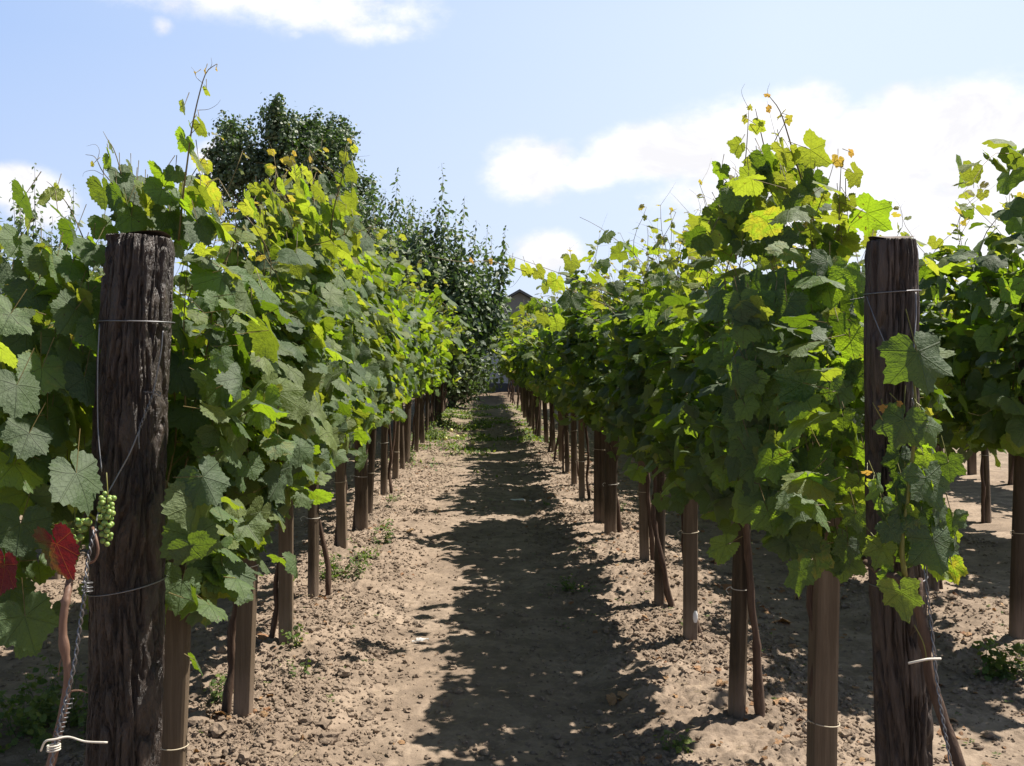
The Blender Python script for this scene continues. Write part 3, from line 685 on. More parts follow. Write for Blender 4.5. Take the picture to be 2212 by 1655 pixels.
# broad leaves left of and in front of the thick post
for a in [(165, 1045, 2.22, 138, (.25, -.85, .45), (.05, 0, -1)), (28, 850, 2.2, 120, (-.2, -.8, .55), (-.4, 0, -1)), (55, 950, 2.28, 95, (.3, -.8, .5), (-.5, 0, -1)), (105, 925, 2.4, 100, (.7, -.5, .5), (.3, -.2, -1)),
          (170, 905, 2.42, 80, (.3, -.7, .6), (.8, -.2, -.6), .25), (150, 680, 2.45, 95, (.1, -.8, .6), (-.7, 0, -.7)), (85, 810, 2.35, 95, (-.2, -.8, .5), (-.3, 0, -1)), (150, 860, 2.42, 70, (.2, -.5, .8), (.8, -.3, -.3), .2), (60, 640, 2.45, 85, (-.3, -.7, .6), (-.5, -.2, -1)),
          (125, 745, 2.45, 80, (.5, -.7, .5), (.1, 0, -1)), (185, 780, 2.5, 75, (.3, -.8, .4), (.5, 0, -1)), (195, 650, 2.5, 85, (.2, -.8, .6), (.3, 0, -1)), (25, 1020, 2.3, 110, (-.3, -.8, .4), (-.3, 0, -1)), (70, 1010, 2.4, 100, (.2, -.8, .4), (.1, 0, -1)),
          (40, 1150, 2.3, 110, (-.2, -.9, .3), (-.2, 0, -1)), (60, 1350, 2.25, 115, (-.2, -.9, .3), (.35, 0, -1)), (20, 1290, 2.35, 100, (-.3, -.9, .2), (-.2, 0, -1)), (150, 580, 2.5, 80, (.1, -.6, .7), (-.3, -.3, -1)), (90, 560, 2.5, 85, (-.1, -.6, .7), (.3, -.2, -1)), (30, 530, 2.5, 80, (.1, -.6, .7), (-.5, -.3, -1)),
          (45, 435, 2.4, 85, (.1, -.7, .7), (-.6, 0, -1)), (130, 470, 2.45, 70, (.4, -.6, .7), (.5, 0, -1)), (200, 545, 2.6, 70, (.4, -.6, .7), (.1, 0, -1)), (15, 760, 2.1, 85, (.1, -.4, .9), (1, -.2, -.5), .35), (190, 1000, 2.5, 60, (.4, -.6, .5), (.5, 0, -1)), (15, 690, 2.3, 80, (.2, -.5, .8), (-.6, 0, -1)),
          (120, 1090, 2.45, 90, (.2, -.8, .3), (-.4, 0, -1)), (20, 940, 2.5, 110, (.1, -.8, .4), (.2, 0, -1)), (90, 880, 2.5, 110, (.1, -.8, .4), (.2, 0, -1)), (40, 780, 2.5, 110, (.1, -.8, .4), (-.2, 0, -1)), (10, 1220, 2.5, 110, (.1, -.8, .4), (.2, 0, -1)), (80, 1230, 2.5, 70, (.1, -.8, .4), (-.2, 0, -1)),
          # right of the post
          (475, 618, 2.75, 128, (.45, -.7, .6), (-.15, -.3, -1)), (575, 640, 2.85, 85, (.5, -.6, .5), (.5, -.2, -.8)), (545, 745, 2.8, 100, (.6, -.7, .4), (.1, 0, -1)), (465, 985, 2.7, 95, (.5, -.8, .4), (.2, 0, -1)), (410, 905, 2.72, 100, (.2, -.8, .4), (-.3, 0, -1)), (445, 1105, 2.7, 120, (.35, -.9, .3), (.1, 0, -1)),
          (485, 1245, 2.75, 130, (.3, -.9, .3), (.25, 0, -1)), (390, 1270, 2.6, 90, (.2, -.9, .3), (-.2, 0, -1)), (400, 1160, 2.7, 110, (.2, -.9, .3), (.1, 0, -1)), (430, 830, 2.75, 85, (.6, -.6, .5), (.3, 0, -1)), (520, 860, 2.8, 70, (.6, -.6, .5), (.2, -.1, -1), .1), (575, 910, 2.85, 75, (.3, -.6, .6), (.1, 0, -1), .15), (395, 740, 2.75, 70, (.3, -.6, .6), (.3, 0, -1), .4),
          (390, 660, 2.75, 60, (.3, -.6, .6), (-.3, 0, -1), .3), (640, 560, 3.2, 78, (.5, -.5, .7), (.1, -.4, -.9)), (550, 1160, 2.9, 70, (.6, -.6, .4), (.2, 0, -1), .15), (600, 970, 3.0, 70, (.6, -.6, .5), (.1, 0, -1)), (540, 1010, 2.8, 60, (.5, -.6, .5), (.3, 0, -1)),
          (390, 455, 2.6, 85, (.3, -.7, .7), (.1, -.2, -1)), (435, 430, 2.65, 62, (.9, -.3, .4), (.2, .1, -1), .25), (315, 420, 2.65, 60, (.5, -.3, .7), (.2, .1, -1), .3), (270, 455, 2.7, 85, (.2, -.6, .7), (-.3, 0, -1), .2), (255, 430, 2.65, 70, (.2, -.7, .7), (.3, 0, -1)), (340, 480, 2.7, 60, (.5, -.6, .7), (.3, 0, -1)),
          # tall shoot
          (345, 382, 2.62, 60, (-.3, -.7, .5), (-.7, 0, -1)), (380, 378, 2.6, 45, (.5, -.7, .5), (.2, 0, -1)), (432, 352, 2.6, 58, (.8, -.2, .6), (.4, .1, -1), .25), (392, 308, 2.6, 62, (.2, -.6, .8), (-.8, 0, -.7)), (436, 275, 2.62, 44, (.6, -.2, .7), (.5, .1, -.9), .3), (408, 272, 2.62, 24, (-.4, -.2, .8), (-.6, .1, -.9), .3),
          (397, 232, 2.6, 32, (-.5, -.6, .5), (-.2, .1, -1), .35), (448, 196, 2.6, 25, (.6, -.4, .7), (.6, .1, -1), .45), (443, 155, 2.6, 12, (.2, -.6, .7), (.3, 0, -1), .9), (468, 150, 2.6, 9, (.2, -.6, .7), (1, 0, -.4), .9), (420, 158, 2.6, 8, (.2, -.6, .7), (-1, 0, .1), .9),
          (240, 345, 2.7, 42, (-.2, -.6, .7), (.6, 0, -.8), .05), (243, 318, 2.7, 26, (.2, -.4, .7), (.7, 0, -.2), .4), (285, 360, 2.7, 30, (.6, -.2, .7), (.5, 0, -.8), .35), (262, 385, 2.7, 65, (.1, -.6, .7), (.3, 0, -1)), (198, 355, 2.7, 13, (.2, -.4, .7), (-.7, 0, -.4), .8), (160, 432, 2.6, 40, (.4, -.3, .7), (.7, 0, -.3), .3), (125, 405, 2.6, 26, (.4, -.3, .7), (.2, 0, -1), .5)]:
    e.leaf(*a)
rc = np.random.default_rng(41)
for _ in range(34): e.leaf(rc.uniform(200, 480), rc.uniform(395, 520), rc.uniform(2.58, 2.9), rc.uniform(45, 85), (rc.normal(.3, .3), -.7, rc.uniform(.2, .9)), (rc.normal(0, .5), rc.normal(0, .3), -1), (rc.random() < .4) * rc.uniform(.1, .45))
for _ in range(60): e.leaf(rc.uniform(-60, 205), rc.uniform(480, 1150), rc.uniform(2.36, 2.75), rc.uniform(55, 100), (rc.normal(.15, .35), -.75, rc.uniform(.1, .8)), (rc.normal(0, .4), rc.normal(0, .2), -1), (rc.random() < .3) * rc.uniform(.1, .45))
e.shoot([(385, 520, 2.65), (395, 420, 2.62), (404, 350, 2.6), (415, 270, 2.6), (432, 195, 2.6), (446, 155, 2.6), (468, 138, 2.6)], .0032)
e.tendril([(428, 238, 2.6), (450, 236, 2.6), (468, 226, 2.6), (476, 215, 2.6)]); e.tendril([(438, 180, 2.6), (424, 168, 2.6), (418, 152, 2.6), (412, 145, 2.6)]); e.tendril([(452, 150, 2.6), (457, 138, 2.6), (455, 124, 2.6)])
e.shoot([(280, 480, 2.7), (262, 380, 2.7), (246, 325, 2.7), (232, 302, 2.7), (222, 284, 2.7)], .002); e.shoot([(262, 420, 2.7), (222, 372, 2.7), (205, 340, 2.7), (184, 334, 2.7)], .0018)
e.tendril([(210, 345, 2.7), (214, 325, 2.7), (205, 312, 2.7), (186, 316, 2.7)]); e.tendril([(222, 378, 2.7), (202, 368, 2.7), (182, 372, 2.7), (178, 382, 2.7)])
e.shoot([(400, 880, 2.7), (395, 760, 2.72), (398, 660, 2.72), (405, 560, 2.72)], .0030)
e.shoot([(190, 540, 2.6), (150, 450, 2.6), (115, 405, 2.6), (100, 392, 2.6)], .0018)
EXTRAS[('L1', 0)] = e.out()
# peaked shoots over the second and third left vines
e = Extra((-.923, 4.60, 0), .05)
for a in [(765, 376, 4.15, 46, (.5, -.75, .45), (.2, 0, -1), .3), (762, 433, 4.15, 48, (.5, -.75, .45), (.1, 0, -1), .25), (744, 340, 4.2, 24, (-.7, -.4, .5), (-.1, 0, -1), .5), (768, 322, 4.15, 20, (.3, -.6, .5), (.4, 0, -1), .7), (756, 305, 4.15, 14, (.3, -.6, .5), (-.5, 0, -.6), .85), (736, 388, 4.2, 34, (-.5, -.6, .5), (-.5, 0, -1), .1),
          (692, 420, 4.3, 48, (.4, -.7, .5), (.2, 0, -1), .3), (668, 385, 4.4, 30, (.4, -.7, .5), (-.3, 0, -1), .5), (632, 383, 4.5, 26, (.2, -.7, .5), (-.2, 0, -1), .5), (580, 402, 4.5, 30, (.2, -.7, .5), (-.2, 0, -1), .45), (612, 350, 4.5, 18, (.2, -.7, .5), (-.8, 0, -.6), .85), (636, 332, 4.5, 13, (.2, -.7, .5), (-.4, 0, -.6), .9), (672, 345, 4.5, 14, (.2, -.7, .5), (.4, 0, -.6), .9),
          (745, 495, 4.1, 48, (.4, -.5, .8), (.8, 0, -.6)), (555, 412, 4.4, 36, (.2, -.7, .5), (.2, 0, -1), .4), (645, 440, 4.3, 40, (.3, -.7, .6), (.2, 0, -1), .3), (600, 440, 4.3, 44, (.3, -.7, .6), (-.4, 0, -1), .2), (720, 460, 4.2, 36, (.3, -.7, .6), (-.4, 0, -1), .1), (530, 430, 4.2, 38, (-.3, -.7, .6), (-.4, 0, -1), .25), (650, 515, 3.8, 52, (.4, -.5, .8), (.1, 0, -1)), (628, 550, 3.8, 60, (.4, -.5, .8), (.3, 0, -1))]:
    e.leaf(*a)
rc = np.random.default_rng(42)
for _ in range(75):
    px_ = rc.uniform(525, 790); e.leaf(px_, rc.uniform(np.interp(px_, [525, 640, 720, 790], [440, 380, 400, 500]), 540), rc.uniform(3.9, 4.6), rc.uniform(28, 50), (rc.normal(.35, .3), -.7, rc.uniform(.2, .9)), (rc.normal(0, .5), rc.normal(0, .3), -1), (rc.random() < .6) * rc.uniform(.1, .5))
e.shoot([(712, 520, 4.2), (722, 450, 4.15), (738, 390, 4.15), (748, 340, 4.15), (752, 308, 4.15)], .0034); e.shoot([(740, 385, 4.15), (715, 370, 4.15), (700, 352, 4.15)], .0018)
e.shoot([(600, 500, 4.5), (640, 440, 4.5), (670, 380, 4.5), (676, 340, 4.5), (668, 320, 4.5)], .003); e.shoot([(660, 420, 4.5), (630, 370, 4.5), (608, 350, 4.5)], .0018)
e.tendril([(752, 308, 4.15), (762, 292, 4.15), (775, 286, 4.15), (790, 290, 4.15)]); e.tendril([(757, 340, 4.15), (780, 338, 4.15), (800, 336, 4.15)])
EXTRAS[('L1', 2)] = e.out()
# peak of the right row
e = Extra((.972, 2.78, 0), .18)
for a in [(1765, 326, 2.85, 82, (.1, -.5, .8), (.9, .1, -.15), .35), (1855, 376, 2.85, 56, (.1, -.4, .9), (1, 0, -.2), .4), (1888, 464, 2.8, 92, (.1, -.5, .8), (1, 0, -.25), .02), (1690, 330, 2.9, 58, (.1, -.8, .4), (.1, 0, -1), .5), (1712, 335, 2.9, 40, (.6, -.6, .4), (.5, 0, -1), .5), (1628, 400, 2.95, 58, (-.5, -.4, .6), (-.5, 0, -1), .1), (1555, 372, 3.0, 46, (-.6, -.6, .4), (-.5, 0, -1), 0),
          (1590, 318, 3.0, 44, (-.3, -.5, .8), (-.8, 0, -.6), .3), (1690, 400, 2.95, 64, (.1, -.7, .5), (-.2, 0, -1), .35), (1640, 272, 2.9, 36, (.1, -.4, .9), (.8, 0, -.3), .5), (1608, 258, 2.95, 18, (.1, -.6, .7), (-.8, 0, -.3), .75), (1622, 232, 2.95, 13, (.1, -.6, .7), (.3, 0, .7), .75), (1660, 235, 2.9, 15, (.1, -.6, .7), (-.9, 0, .1), .95), (1706, 258, 2.9, 20, (.1, -.5, .7), (.9, 0, -.1), .8),
          (1658, 205, 2.9, 12, (.1, -.6, .7), (.2, 0, .8), .95), (1842, 328, 2.85, 20, (.1, -.6, .7), (.8, 0, .2), .95), (1808, 350, 2.85, 30, (.1, -.6, .7), (-.6, 0, -1), .9), (1780, 425, 2.85, 26, (.1, -.6, .7), (-.6, 0, -.8), .6), (1810, 440, 2.85, 48, (.1, -.6, .7), (-.2, 0, -1), .35), (1840, 440, 2.85, 40, (.5, -.5, .6), (.6, 0, -1), .3), (1735, 455, 2.9, 60, (.1, -.4, .8), (-.7, 0, -.4), .1),
          (1650, 455, 2.95, 50, (.2, -.7, .5), (-.4, 0, -1), .35), (1600, 455, 3.0, 46, (-.2, -.6, .5), (-.4, 0, -1), .05), (1700, 445, 2.95, 46, (.2, -.6, .5), (.4, 0, -1), .35), (1645, 365, 2.95, 30, (.1, -.6, .7), (.8, 0, -.3), .85), (1560, 405, 3.0, 30, (-.4, -.6, .5), (-.6, 0, -1), .05), (1680, 520, 2.8, 72, (-.2, -.7, .5), (-.6, 0, -.8)), (1690, 620, 2.7, 80, (-.3, -.8, .4), (.2, 0, -1)), (1790, 590, 2.7, 78, (-.1, -.8, .5), (-.2, 0, -1)),
          (1500, 540, 3.2, 40, (-.4, -.6, .6), (-.6, 0, -1), .7), (1585, 720, 2.75, 48, (-.3, -.6, .7), (-.3, -.3, -1), .3), (1810, 690, 2.6, 80, (0, -.8, .5), (.1, 0, -1)), (1560, 790, 2.75, 56, (-.5, -.7, .4), (-.2, 0, -1)), (1605, 785, 2.75, 46, (.4, -.8, .4), (.2, 0, -1)),
          (1760, 1210, 2.5, 85, (-.2, -.9, .2), (.1, 0, -1)), (1700, 1180, 2.55, 75, (-.2, -.9, .2), (-.2, 0, -1)), (1640, 1110, 2.6, 80, (-.3, -.9, .2), (.2, 0, -1)), (1850, 1120, 2.4, 60, (0, -.8, .3), (.1, 0, -1)), (1830, 1190, 2.4, 60, (0, -.8, .3), (-.2, 0, -1))]:
    e.leaf(*a)
rc = np.random.default_rng(44)
for _ in range(95):
    py_ = 335 + 215 * rc.random() ** .8; w_ = (py_ - 300) / 250; px_ = 1690 + rc.uniform(-1, 1) * 190 * min(1, w_ + .12)
    e.leaf(px_, py_, rc.uniform(2.75, 3.15), rc.uniform(34, 66), (rc.normal(-.1, .4), -.7, rc.uniform(.2, .9)), (rc.normal(0, .6), rc.normal(0, .3), -.9), (rc.random() < .6) * rc.uniform(.1, .5))
for _ in range(150):
    px_ = rc.uniform(1590, 1872); lo = np.interp(px_, [1590, 1700, 1780, 1872], [1060, 1160, 1235, 1215]); py_ = rc.uniform(600, lo)
    e.leaf(px_, py_, rc.uniform(2.45, 2.68), rc.uniform(45, 82), (rc.normal(-.45, .25), rc.normal(-.7, .2), rc.uniform(.1, .6)), (rc.normal(0, .35), rc.normal(-.1, .2), -1), (rc.random() < .12) * rc.uniform(.1, .4))
e.shoot([(1775, 620, 2.85), (1758, 480, 2.88), (1735, 400, 2.9), (1705, 300, 2.9), (1685, 240, 2.9), (1662, 208, 2.9)], .004); e.shoot([(1770, 500, 2.9), (1690, 430, 2.92), (1660, 350, 2.92), (1640, 270, 2.92), (1632, 235, 2.92)], .0032)
e.shoot([(1590, 560, 3.0), (1600, 430, 3.0), (1612, 330, 3.0), (1618, 235, 3.0)], .003); e.shoot([(1812, 500, 2.85), (1815, 400, 2.85), (1818, 345, 2.85)], .0025); e.shoot([(1760, 470, 2.85), (1790, 390, 2.85), (1806, 335, 2.85)], .0018)
e.shoot([(1838, 482, 2.8), (1862, 455, 2.8), (1880, 440, 2.8)], .0016); e.shoot([(1740, 360, 2.87), (1752, 345, 2.86)], .0015)
e.tendril([(1662, 208, 2.9), (1658, 196, 2.9), (1664, 178, 2.9)]); e.tendril([(1618, 235, 2.95), (1606, 212, 2.95), (1602, 195, 2.95), (1610, 180, 2.95)]); e.tendril([(1690, 590, 2.7), (1722, 593, 2.65), (1750, 596, 2.6)])
e.shoot([(1760, 1000, 2.55), (1700, 870, 2.5), (1650, 800, 2.5), (1600, 770, 2.5)], .002)
EXTRAS[('R1', 0)] = e.out()
# arching cane reaching over the path from the fourth and fifth right vines
e = Extra((.99, 5.40, 0), .1)
for a in [(1105, 572, 4.6, 26, (0, -.5, .8), (-.2, 0, -1), .6), (1140, 585, 4.7, 36, (0, -.5, .8), (.4, 0, -1), .6), (1060, 566, 4.5, 14, (0, -.5, .8), (-.4, 0, -1), .95), (1020, 562, 4.4, 13, (0, -.5, .8), (.4, 0, 1), .95), (1165, 590, 4.7, 34, (0, -.5, .8), (.4, 0, -.6), .55), (1200, 612, 4.8, 44, (-.2, -.6, .8), (-.4, 0, -1), .35), (1235, 572, 5.0, 44, (-.2, -.6, .8), (.1, 0, -1), .35),
          (1230, 650, 4.9, 52, (-.2, -.6, .8), (-.5, 0, -1), 0), (1290, 605, 5.0, 42, (-.2, -.6, .8), (.3, 0, -1), .2), (1330, 625, 5.1, 40, (-.2, -.6, .8), (.3, 0, -1), .0), (1130, 672, 5.0, 26, (-.2, -.6, .8), (-.1, 0, -1), .35), (1175, 690, 5.0, 40, (-.2, -.6, .8), (-.1, 0, -1), .3), (1205, 700, 5.0, 40, (-.2, -.6, .8), (.5, 0, -1), .3), (1305, 570, 5.1, 34, (-.2, -.6, .5), (.7, 0, 1), .0)]:
    e.leaf(*a)
e.shoot([(1420, 720, 5.2), (1320, 665, 5.1), (1220, 622, 4.9), (1130, 585, 4.7), (1060, 565, 4.5), (990, 565, 4.4), (925, 553, 4.3)], .0034, 26); e.shoot([(1400, 670, 5.2), (1260, 610, 5.0), (1180, 580, 4.9), (1090, 548, 4.8)], .0026, 20)
e.shoot([(1300, 700, 5.1), (1190, 640, 5.0), (1150, 665, 5.0)], .002); e.tendril([(1130, 590, 4.7), (1105, 620, 4.7), (1080, 612, 4.7)])
EXTRAS[('R1', 3)] = e.out()

MID = []; FAR = []
def library():
    for k in range(5):
        r = thing('grapevine', 'leafy grapevine', 'grapevine', (0, 0, 0), 'grapevines on the stakes'); rs = np.random.default_rng(300 + k)
        build_vine(r, grow(rs, 2.03 + .05 * (k % 3 - 1), 15, .5, .92, fill=280, bottom=.96), 'mid', 300 + k, std_trunk(rs, rs.choice([-1, 1]) * rs.uniform(.05, .09)), .06); MID.append(r)
    for k in range(4):
        r = thing('grapevine', 'leafy grapevine', 'grapevine', (0, 0, 0), 'grapevines on the stakes'); rs = np.random.default_rng(400 + k)
        build_vine(r, grow(rs, 2.03 + .06 * (k % 3 - 1), 13, .52, .98, fill=245, leaf=.08, bottom=.96), 'far', 400 + k, std_trunk(rs, rs.choice([-1, 1]) * .05), 0.); FAR.append(r)
library()
used = set()
def place_vine(row, i, x, y, lib, k, rs):
    src = lib[k % len(lib)]
    lab = f'green leafy grapevine, {ordn(i)} {"past the thick post " if row in ("L1", "R1") else "from the front "}{ROWTXT[row]}'
    top = np.interp(y, *TOPS[row]); sc = top / 2.03 * rs.uniform(.97, 1.03)
    rot = pi if rs.random() < .5 else 0.
    loc = (x, y, 0)
    if src.name not in used:
        used.add(src.name); src.location = loc; src.rotation_euler = (0, 0, rot); src.scale = (1, 1, sc); src['label'] = lab; return src
    return dup(src, loc, rot, (rs.uniform(.92, 1.1), rs.uniform(.95, 1.08), sc), lab, 'grapevines on the stakes')

for row in ('L1', 'R1'):
    rs = np.random.default_rng(50 if row == 'L1' else 60)
    for i, (x, y) in enumerate(row_positions(row)):
        sq = (i in (0, 1, 2, 4)) if row == 'L1' else (i in (0, 2, 4))
        if i > 6: sq = rs.random() < .4
        w = [.068, .066, .068, .062, .068, .088, .05][i] if i < 7 and row == 'L1' else ([.072, .060, .066, .066, .06, .085, .10][i] if i < 7 else rs.uniform(.055, .085))
        lean = (rs.normal(0, .035), rs.normal(0, .035))
        if row == 'L1' and i < 5: lean = [(.035, 0), (.03, 0), (.005, 0), (.0, 0), (-.03, 0)][i]
        if row == 'R1' and i < 5: lean = [(.02, 0), (.03, 0), (.0, 0), (.01, 0), (-.02, 0)][i]
        tie = rs.uniform(.3, .62) if i < 9 else None
        if row == 'L1' and i < 4: tie = [.235, .57, .41, .46][i]
        if row == 'R1' and i < 4: tie = [.33, .49, .52, .0][i] or None
        if y < 24: make_stake(row, i, (x, y), 'square' if sq else 'round', w, rs.uniform(1.45, 1.6) if i > 1 else (.95, 1.2)[i], lean, 700 + i + (50 if row == 'R1' else 0), tie)
        if i < 6:
            g_ = thing('grapevine', f'green leafy grapevine, {ordn(i)} past the thick post {ROWTXT[row]}', 'grapevine', (x, y, 0), 'grapevines on the stakes')
            seed = 100 + i + (50 if row == 'R1' else 0); r2 = np.random.default_rng(seed)
            top = float(np.interp(y, *TOPS[row]))
            gr = grow(r2, top, 19, .50, 1.0 if row == 'L1' else .84, fill=370, leaf=.067 if row == 'L1' else .064, bottom=((.72, .88)[i] if i < 2 else .97) if row == 'L1' else ((.82, .92)[i] if i < 2 else .96), flopk=.08, yk=3.4 if row == 'L1' else .6, core=.5 if row == 'L1' else .32)  # more yellow-green leaves on the left: sunlit brightness put into leaf colour
            clip_(gr, .40)
            if i < 2:      # keep the end post clear
                pc, zc = ((pl_base + pl_top) / 2, .10) if row == 'L1' else ((pr_base + pr_top) / 2, .09)
                w_ = gr['pos'] + [x, y, 0]
                ok = ~((np.abs(w_[:, 0] - pc[0]) < (.19 if row == 'L1' else .17)) & (w_[:, 1] < pc[1] + .20)) & (w_[:, 1] > pc[1] - .28)
                if i == 0: ok &= (w_[:, 2] < top + .08) & (w_[:, 2] > (.9 if row == 'R1' else .5))
                if row == 'R1': ok &= ~((w_[:, 0] > pc[0] - .05) & (w_[:, 1] < pc[1] + .3))
                for k_ in ('pos', 'nrm', 'tip', 'siz', 'yng', 'pet'): gr[k_] = gr[k_][ok]
                def near_post(p): 
                    q = p + [x, y, 0]; return ((np.abs(q[:, 0] - pc[0]) < .16) & (q[:, 1] < pc[1] + .16)).any() or (row == 'R1' and (((q[:, 0] - 0) / q[:, 1] > .375) & (q[:, 2] > 1.55)).any())
                gr['paths'] = [q for q in gr['paths'] if not near_post(q[0]) and not (i == 0 and q[0][:, 2].max() > top + .14)]
            dx = (-.07 if row == 'L1' else .075) if i != 3 else .085
            tr = std_trunk(r2, dx)
            ex = EXTRAS.get((row, i)) if 'EXTRAS' in globals() else None
            build_vine(g_, gr, 'near', seed, tr, .05 if row == 'L1' else .16, ex)
        else: place_vine(row, i, x, y, MID if i < 16 else FAR, i, rs)
for row, y0, y1 in (('L2', 3.2, 20), ('R2', 4.67, 26), ('R3', 6.2, 17), ('R4', 9.5, 19), ('L3', 7.4, 15)):
    rs = np.random.default_rng(hash(row) % 100 if False else sum(map(ord, row))); i = 0; y = y0
    while y < y1:
        x = ROWS[row] + rs.normal(0, .03)
        if y < 16: make_stake(row, i, (x, y), 'square' if rs.random() < .4 else 'round', rs.uniform(.06, .09), rs.uniform(1.4, 1.65), (rs.normal(0, .02), rs.normal(0, .02)), 800 + i + ord(row[1]) * 3, rs.uniform(.4, .6) if i < 3 else None)
        place_vine(row, i, x, y, MID if i < 6 else FAR, i + 2, rs); i += 1; y += rs.uniform(.8, .98)
#MORE
# ------------------------------------------------------------------ young vine climbing the right end post, vine root left of the thick post
e = Extra((pr_base[0] + .12, ZR - .12, 0), .22)
for a in [(1985, 785, 2.06, 140, (-.15, -.85, .5), (.15, 0, -1)), (1945, 925, 2.04, 105, (-.3, -.8, .5), (-.35, 0, -1)), (2012, 930, 2.06, 80, (.35, -.7, .6), (.5, 0, -1)), (2005, 1050, 2.08, 105, (.2, -.8, .5), (.2, 0, -1)), (1955, 1060, 2.10, 60, (-.4, -.7, .5), (-.3, 0, -1)), (2020, 1185, 2.08, 112, (.1, -.9, .3), (.2, 0, -1)), (1990, 1120, 2.1, 90, (-.2, -.9, .3), (0, 0, -1)),
          (1900, 1170, 2.12, 34, (0, -.7, .6), (.8, 0, -.4), .2), (1945, 870, 2.05, 14, (0, -.5, .7), (.8, 0, .1), 1.), (1905, 880, 2.05, 18, (0, -.5, .7), (-.9, 0, .3), 1.), (2008, 888, 2.05, 22, (0, -.5, .7), (.8, 0, .2), .75), (1998, 990, 2.08, 44, (.7, -.4, .5), (.4, 0, -1), .1), (1870, 1020, 2.1, 22, (0, -.5, .7), (-.8, 0, .2), .95), (1880, 1050, 2.1, 30, (0, -.5, .7), (-.8, 0, -.2), .5),
          (2035, 1110, 2.1, 60, (.5, -.7, .4), (.6, 0, -1)), (2060, 1230, 2.12, 60, (.4, -.8, .3), (.3, 0, -1), .1), (2040, 1160, 2.15, 70, (.3, -.8, .3), (.5, 0, -1)), (1975, 1200, 2.12, 70, (-.3, -.8, .3), (-.3, 0, -1))]: e.leaf(*a)
rc = np.random.default_rng(46)
for _ in range(26): e.leaf(rc.uniform(1895, 2065), rc.uniform(990, 1260), rc.uniform(2.08, 2.17), rc.uniform(35, 85), (rc.normal(0, .4), -.85, rc.uniform(.1, .6)), (rc.normal(0, .4), rc.normal(0, .2), -1), (rc.random() < .2) * .2)
ex_ = e.out()
g_ = thing('grapevine', 'young grapevine climbing up the front of the slimmer grey end post', 'grapevine', e.b, 'grapevines on the stakes')
g = Geo(); add_leaves(g, ex_['pos'], ex_['nrm'], ex_['tip'], ex_['siz'], ex_['yng'], 'near', np.random.default_rng(5), .22, 1.1); g.obj('foliage', M_LEAF, g_)
g = Geo(); rods(g, ex_['pet'], ex_['pos'], .0014)
def shp(pts): return [P(*p) - e.b for p in pts]
tube(g, smooth_path(shp([(1955, 1245, 2.1), (1948, 1180, 2.1), (1958, 1100, 2.1), (1975, 950, 2.09), (1978, 870, 2.09), (1970, 790, 2.1)]), 18), np.linspace(.0065, .002, 18), 8)
tube(g, smooth_path(shp([(1948, 1150, 2.1), (1925, 1120, 2.11), (1905, 1080, 2.11), (1885, 1040, 2.12)]), 10), np.linspace(.004, .0012, 10), 6)
tube(g, smooth_path(shp([(1975, 1350, 2.07), (1995, 1390, 2.07), (2002, 1430, 2.07)]), 8), .0012, 5)
tube(g, smooth_path(shp([(1925, 940, 2.06), (1905, 905, 2.06), (1885, 870, 2.06)]), 8), np.linspace(.002, .0008, 8), 5)
g.obj('canes', M_GCANE, g_)
g = Geo(); tube(g, smooth_path(shp([(1870, 1215, 2.35), (1900, 1235, 2.16), (1940, 1250, 2.1), (1975, 1290, 2.1), (1998, 1380, 2.1), (2008, 1460, 2.1), (2040, 1560, 2.08), (2075, 1660, 2.05), (2130, 1850, 2.0), (2150, 2180, 2.0)]), 40), np.linspace(.007, .014, 40), 10, lambda th, t: 1 + .4 * (fbm(np.cos(th) * 2, np.sin(th) * 2, t * 30, 2, 5) - .5) + .8 * np.exp(-((t - .45) / .018) ** 2))
tube(g, smooth_path(shp([(2010, 1470, 2.12), (1990, 1350, 2.15), (1988, 1250, 2.2)]), 10), .006, 8)
g.obj('trunk', M_TRUNK, g_)
g = Geo(); c = P(1945, 1290, 2.03) - e.b
add_leaves(g, [c + [0, 0, .012]], [(.25, .9, .1)], [(.12, 0, -1)], [.056], [0], 'near', np.random.default_rng(12), .22, 1.)
tag(g.obj('leaf', M_YEL, g_), 'crinkled yellow-green leaf with browned edge')

# woody vine and grapes at the left edge
bz = 2.18; root = P(60, 2100, bz); root[2] = 0
g_ = thing('grapevine', 'woody reddish vine twisting up beside the thick dark end post', 'grapevine', root, 'grapevines on the stakes')
def shl(pts): return [P(*p) - root for p in pts]
g = Geo(); tube(g, smooth_path([np.array([0, 0, -.1])] + shl([(80, 1800, bz), (118, 1620, bz), (140, 1520, bz), (146, 1450, bz), (136, 1370, bz), (140, 1310, bz), (148, 1270, bz + .02), (160, 1200, bz + .1), (190, 1100, bz + .25)]), 50), np.interp(np.linspace(0, 1, 50), [0, .5, .8, 1], [.010, .0088, .0085, .005]), 12,
     lambda th, t: 1 + .35 * (fbm(np.cos(th) * 2, np.sin(th) * 2, t * 34, 2, 15) - .5) + .7 * np.exp(-((t - .52) / .012) ** 2) + .4 * np.exp(-((t - .70) / .01) ** 2))
tube(g, smooth_path(shl([(142, 1500, bz), (155, 1493, bz), (175, 1492, bz), (190, 1497, bz)]), 8), np.linspace(.003, .0012, 8), 6)
tube(g, smooth_path(shl([(200, 1140, bz + .02), (208, 1165, bz), (212, 1190, bz), (205, 1210, bz), (192, 1218, bz)]), 10), np.linspace(.004, .0025, 10), 6)
tube(g, smooth_path(shl([(148, 1400, bz), (132, 1425, bz), (126, 1460, bz)]), 8), .0012, 5)
g.obj('trunk', M_OLDCANE, g_)
g = Geo(); c = P(122, 1195, 2.14) - root
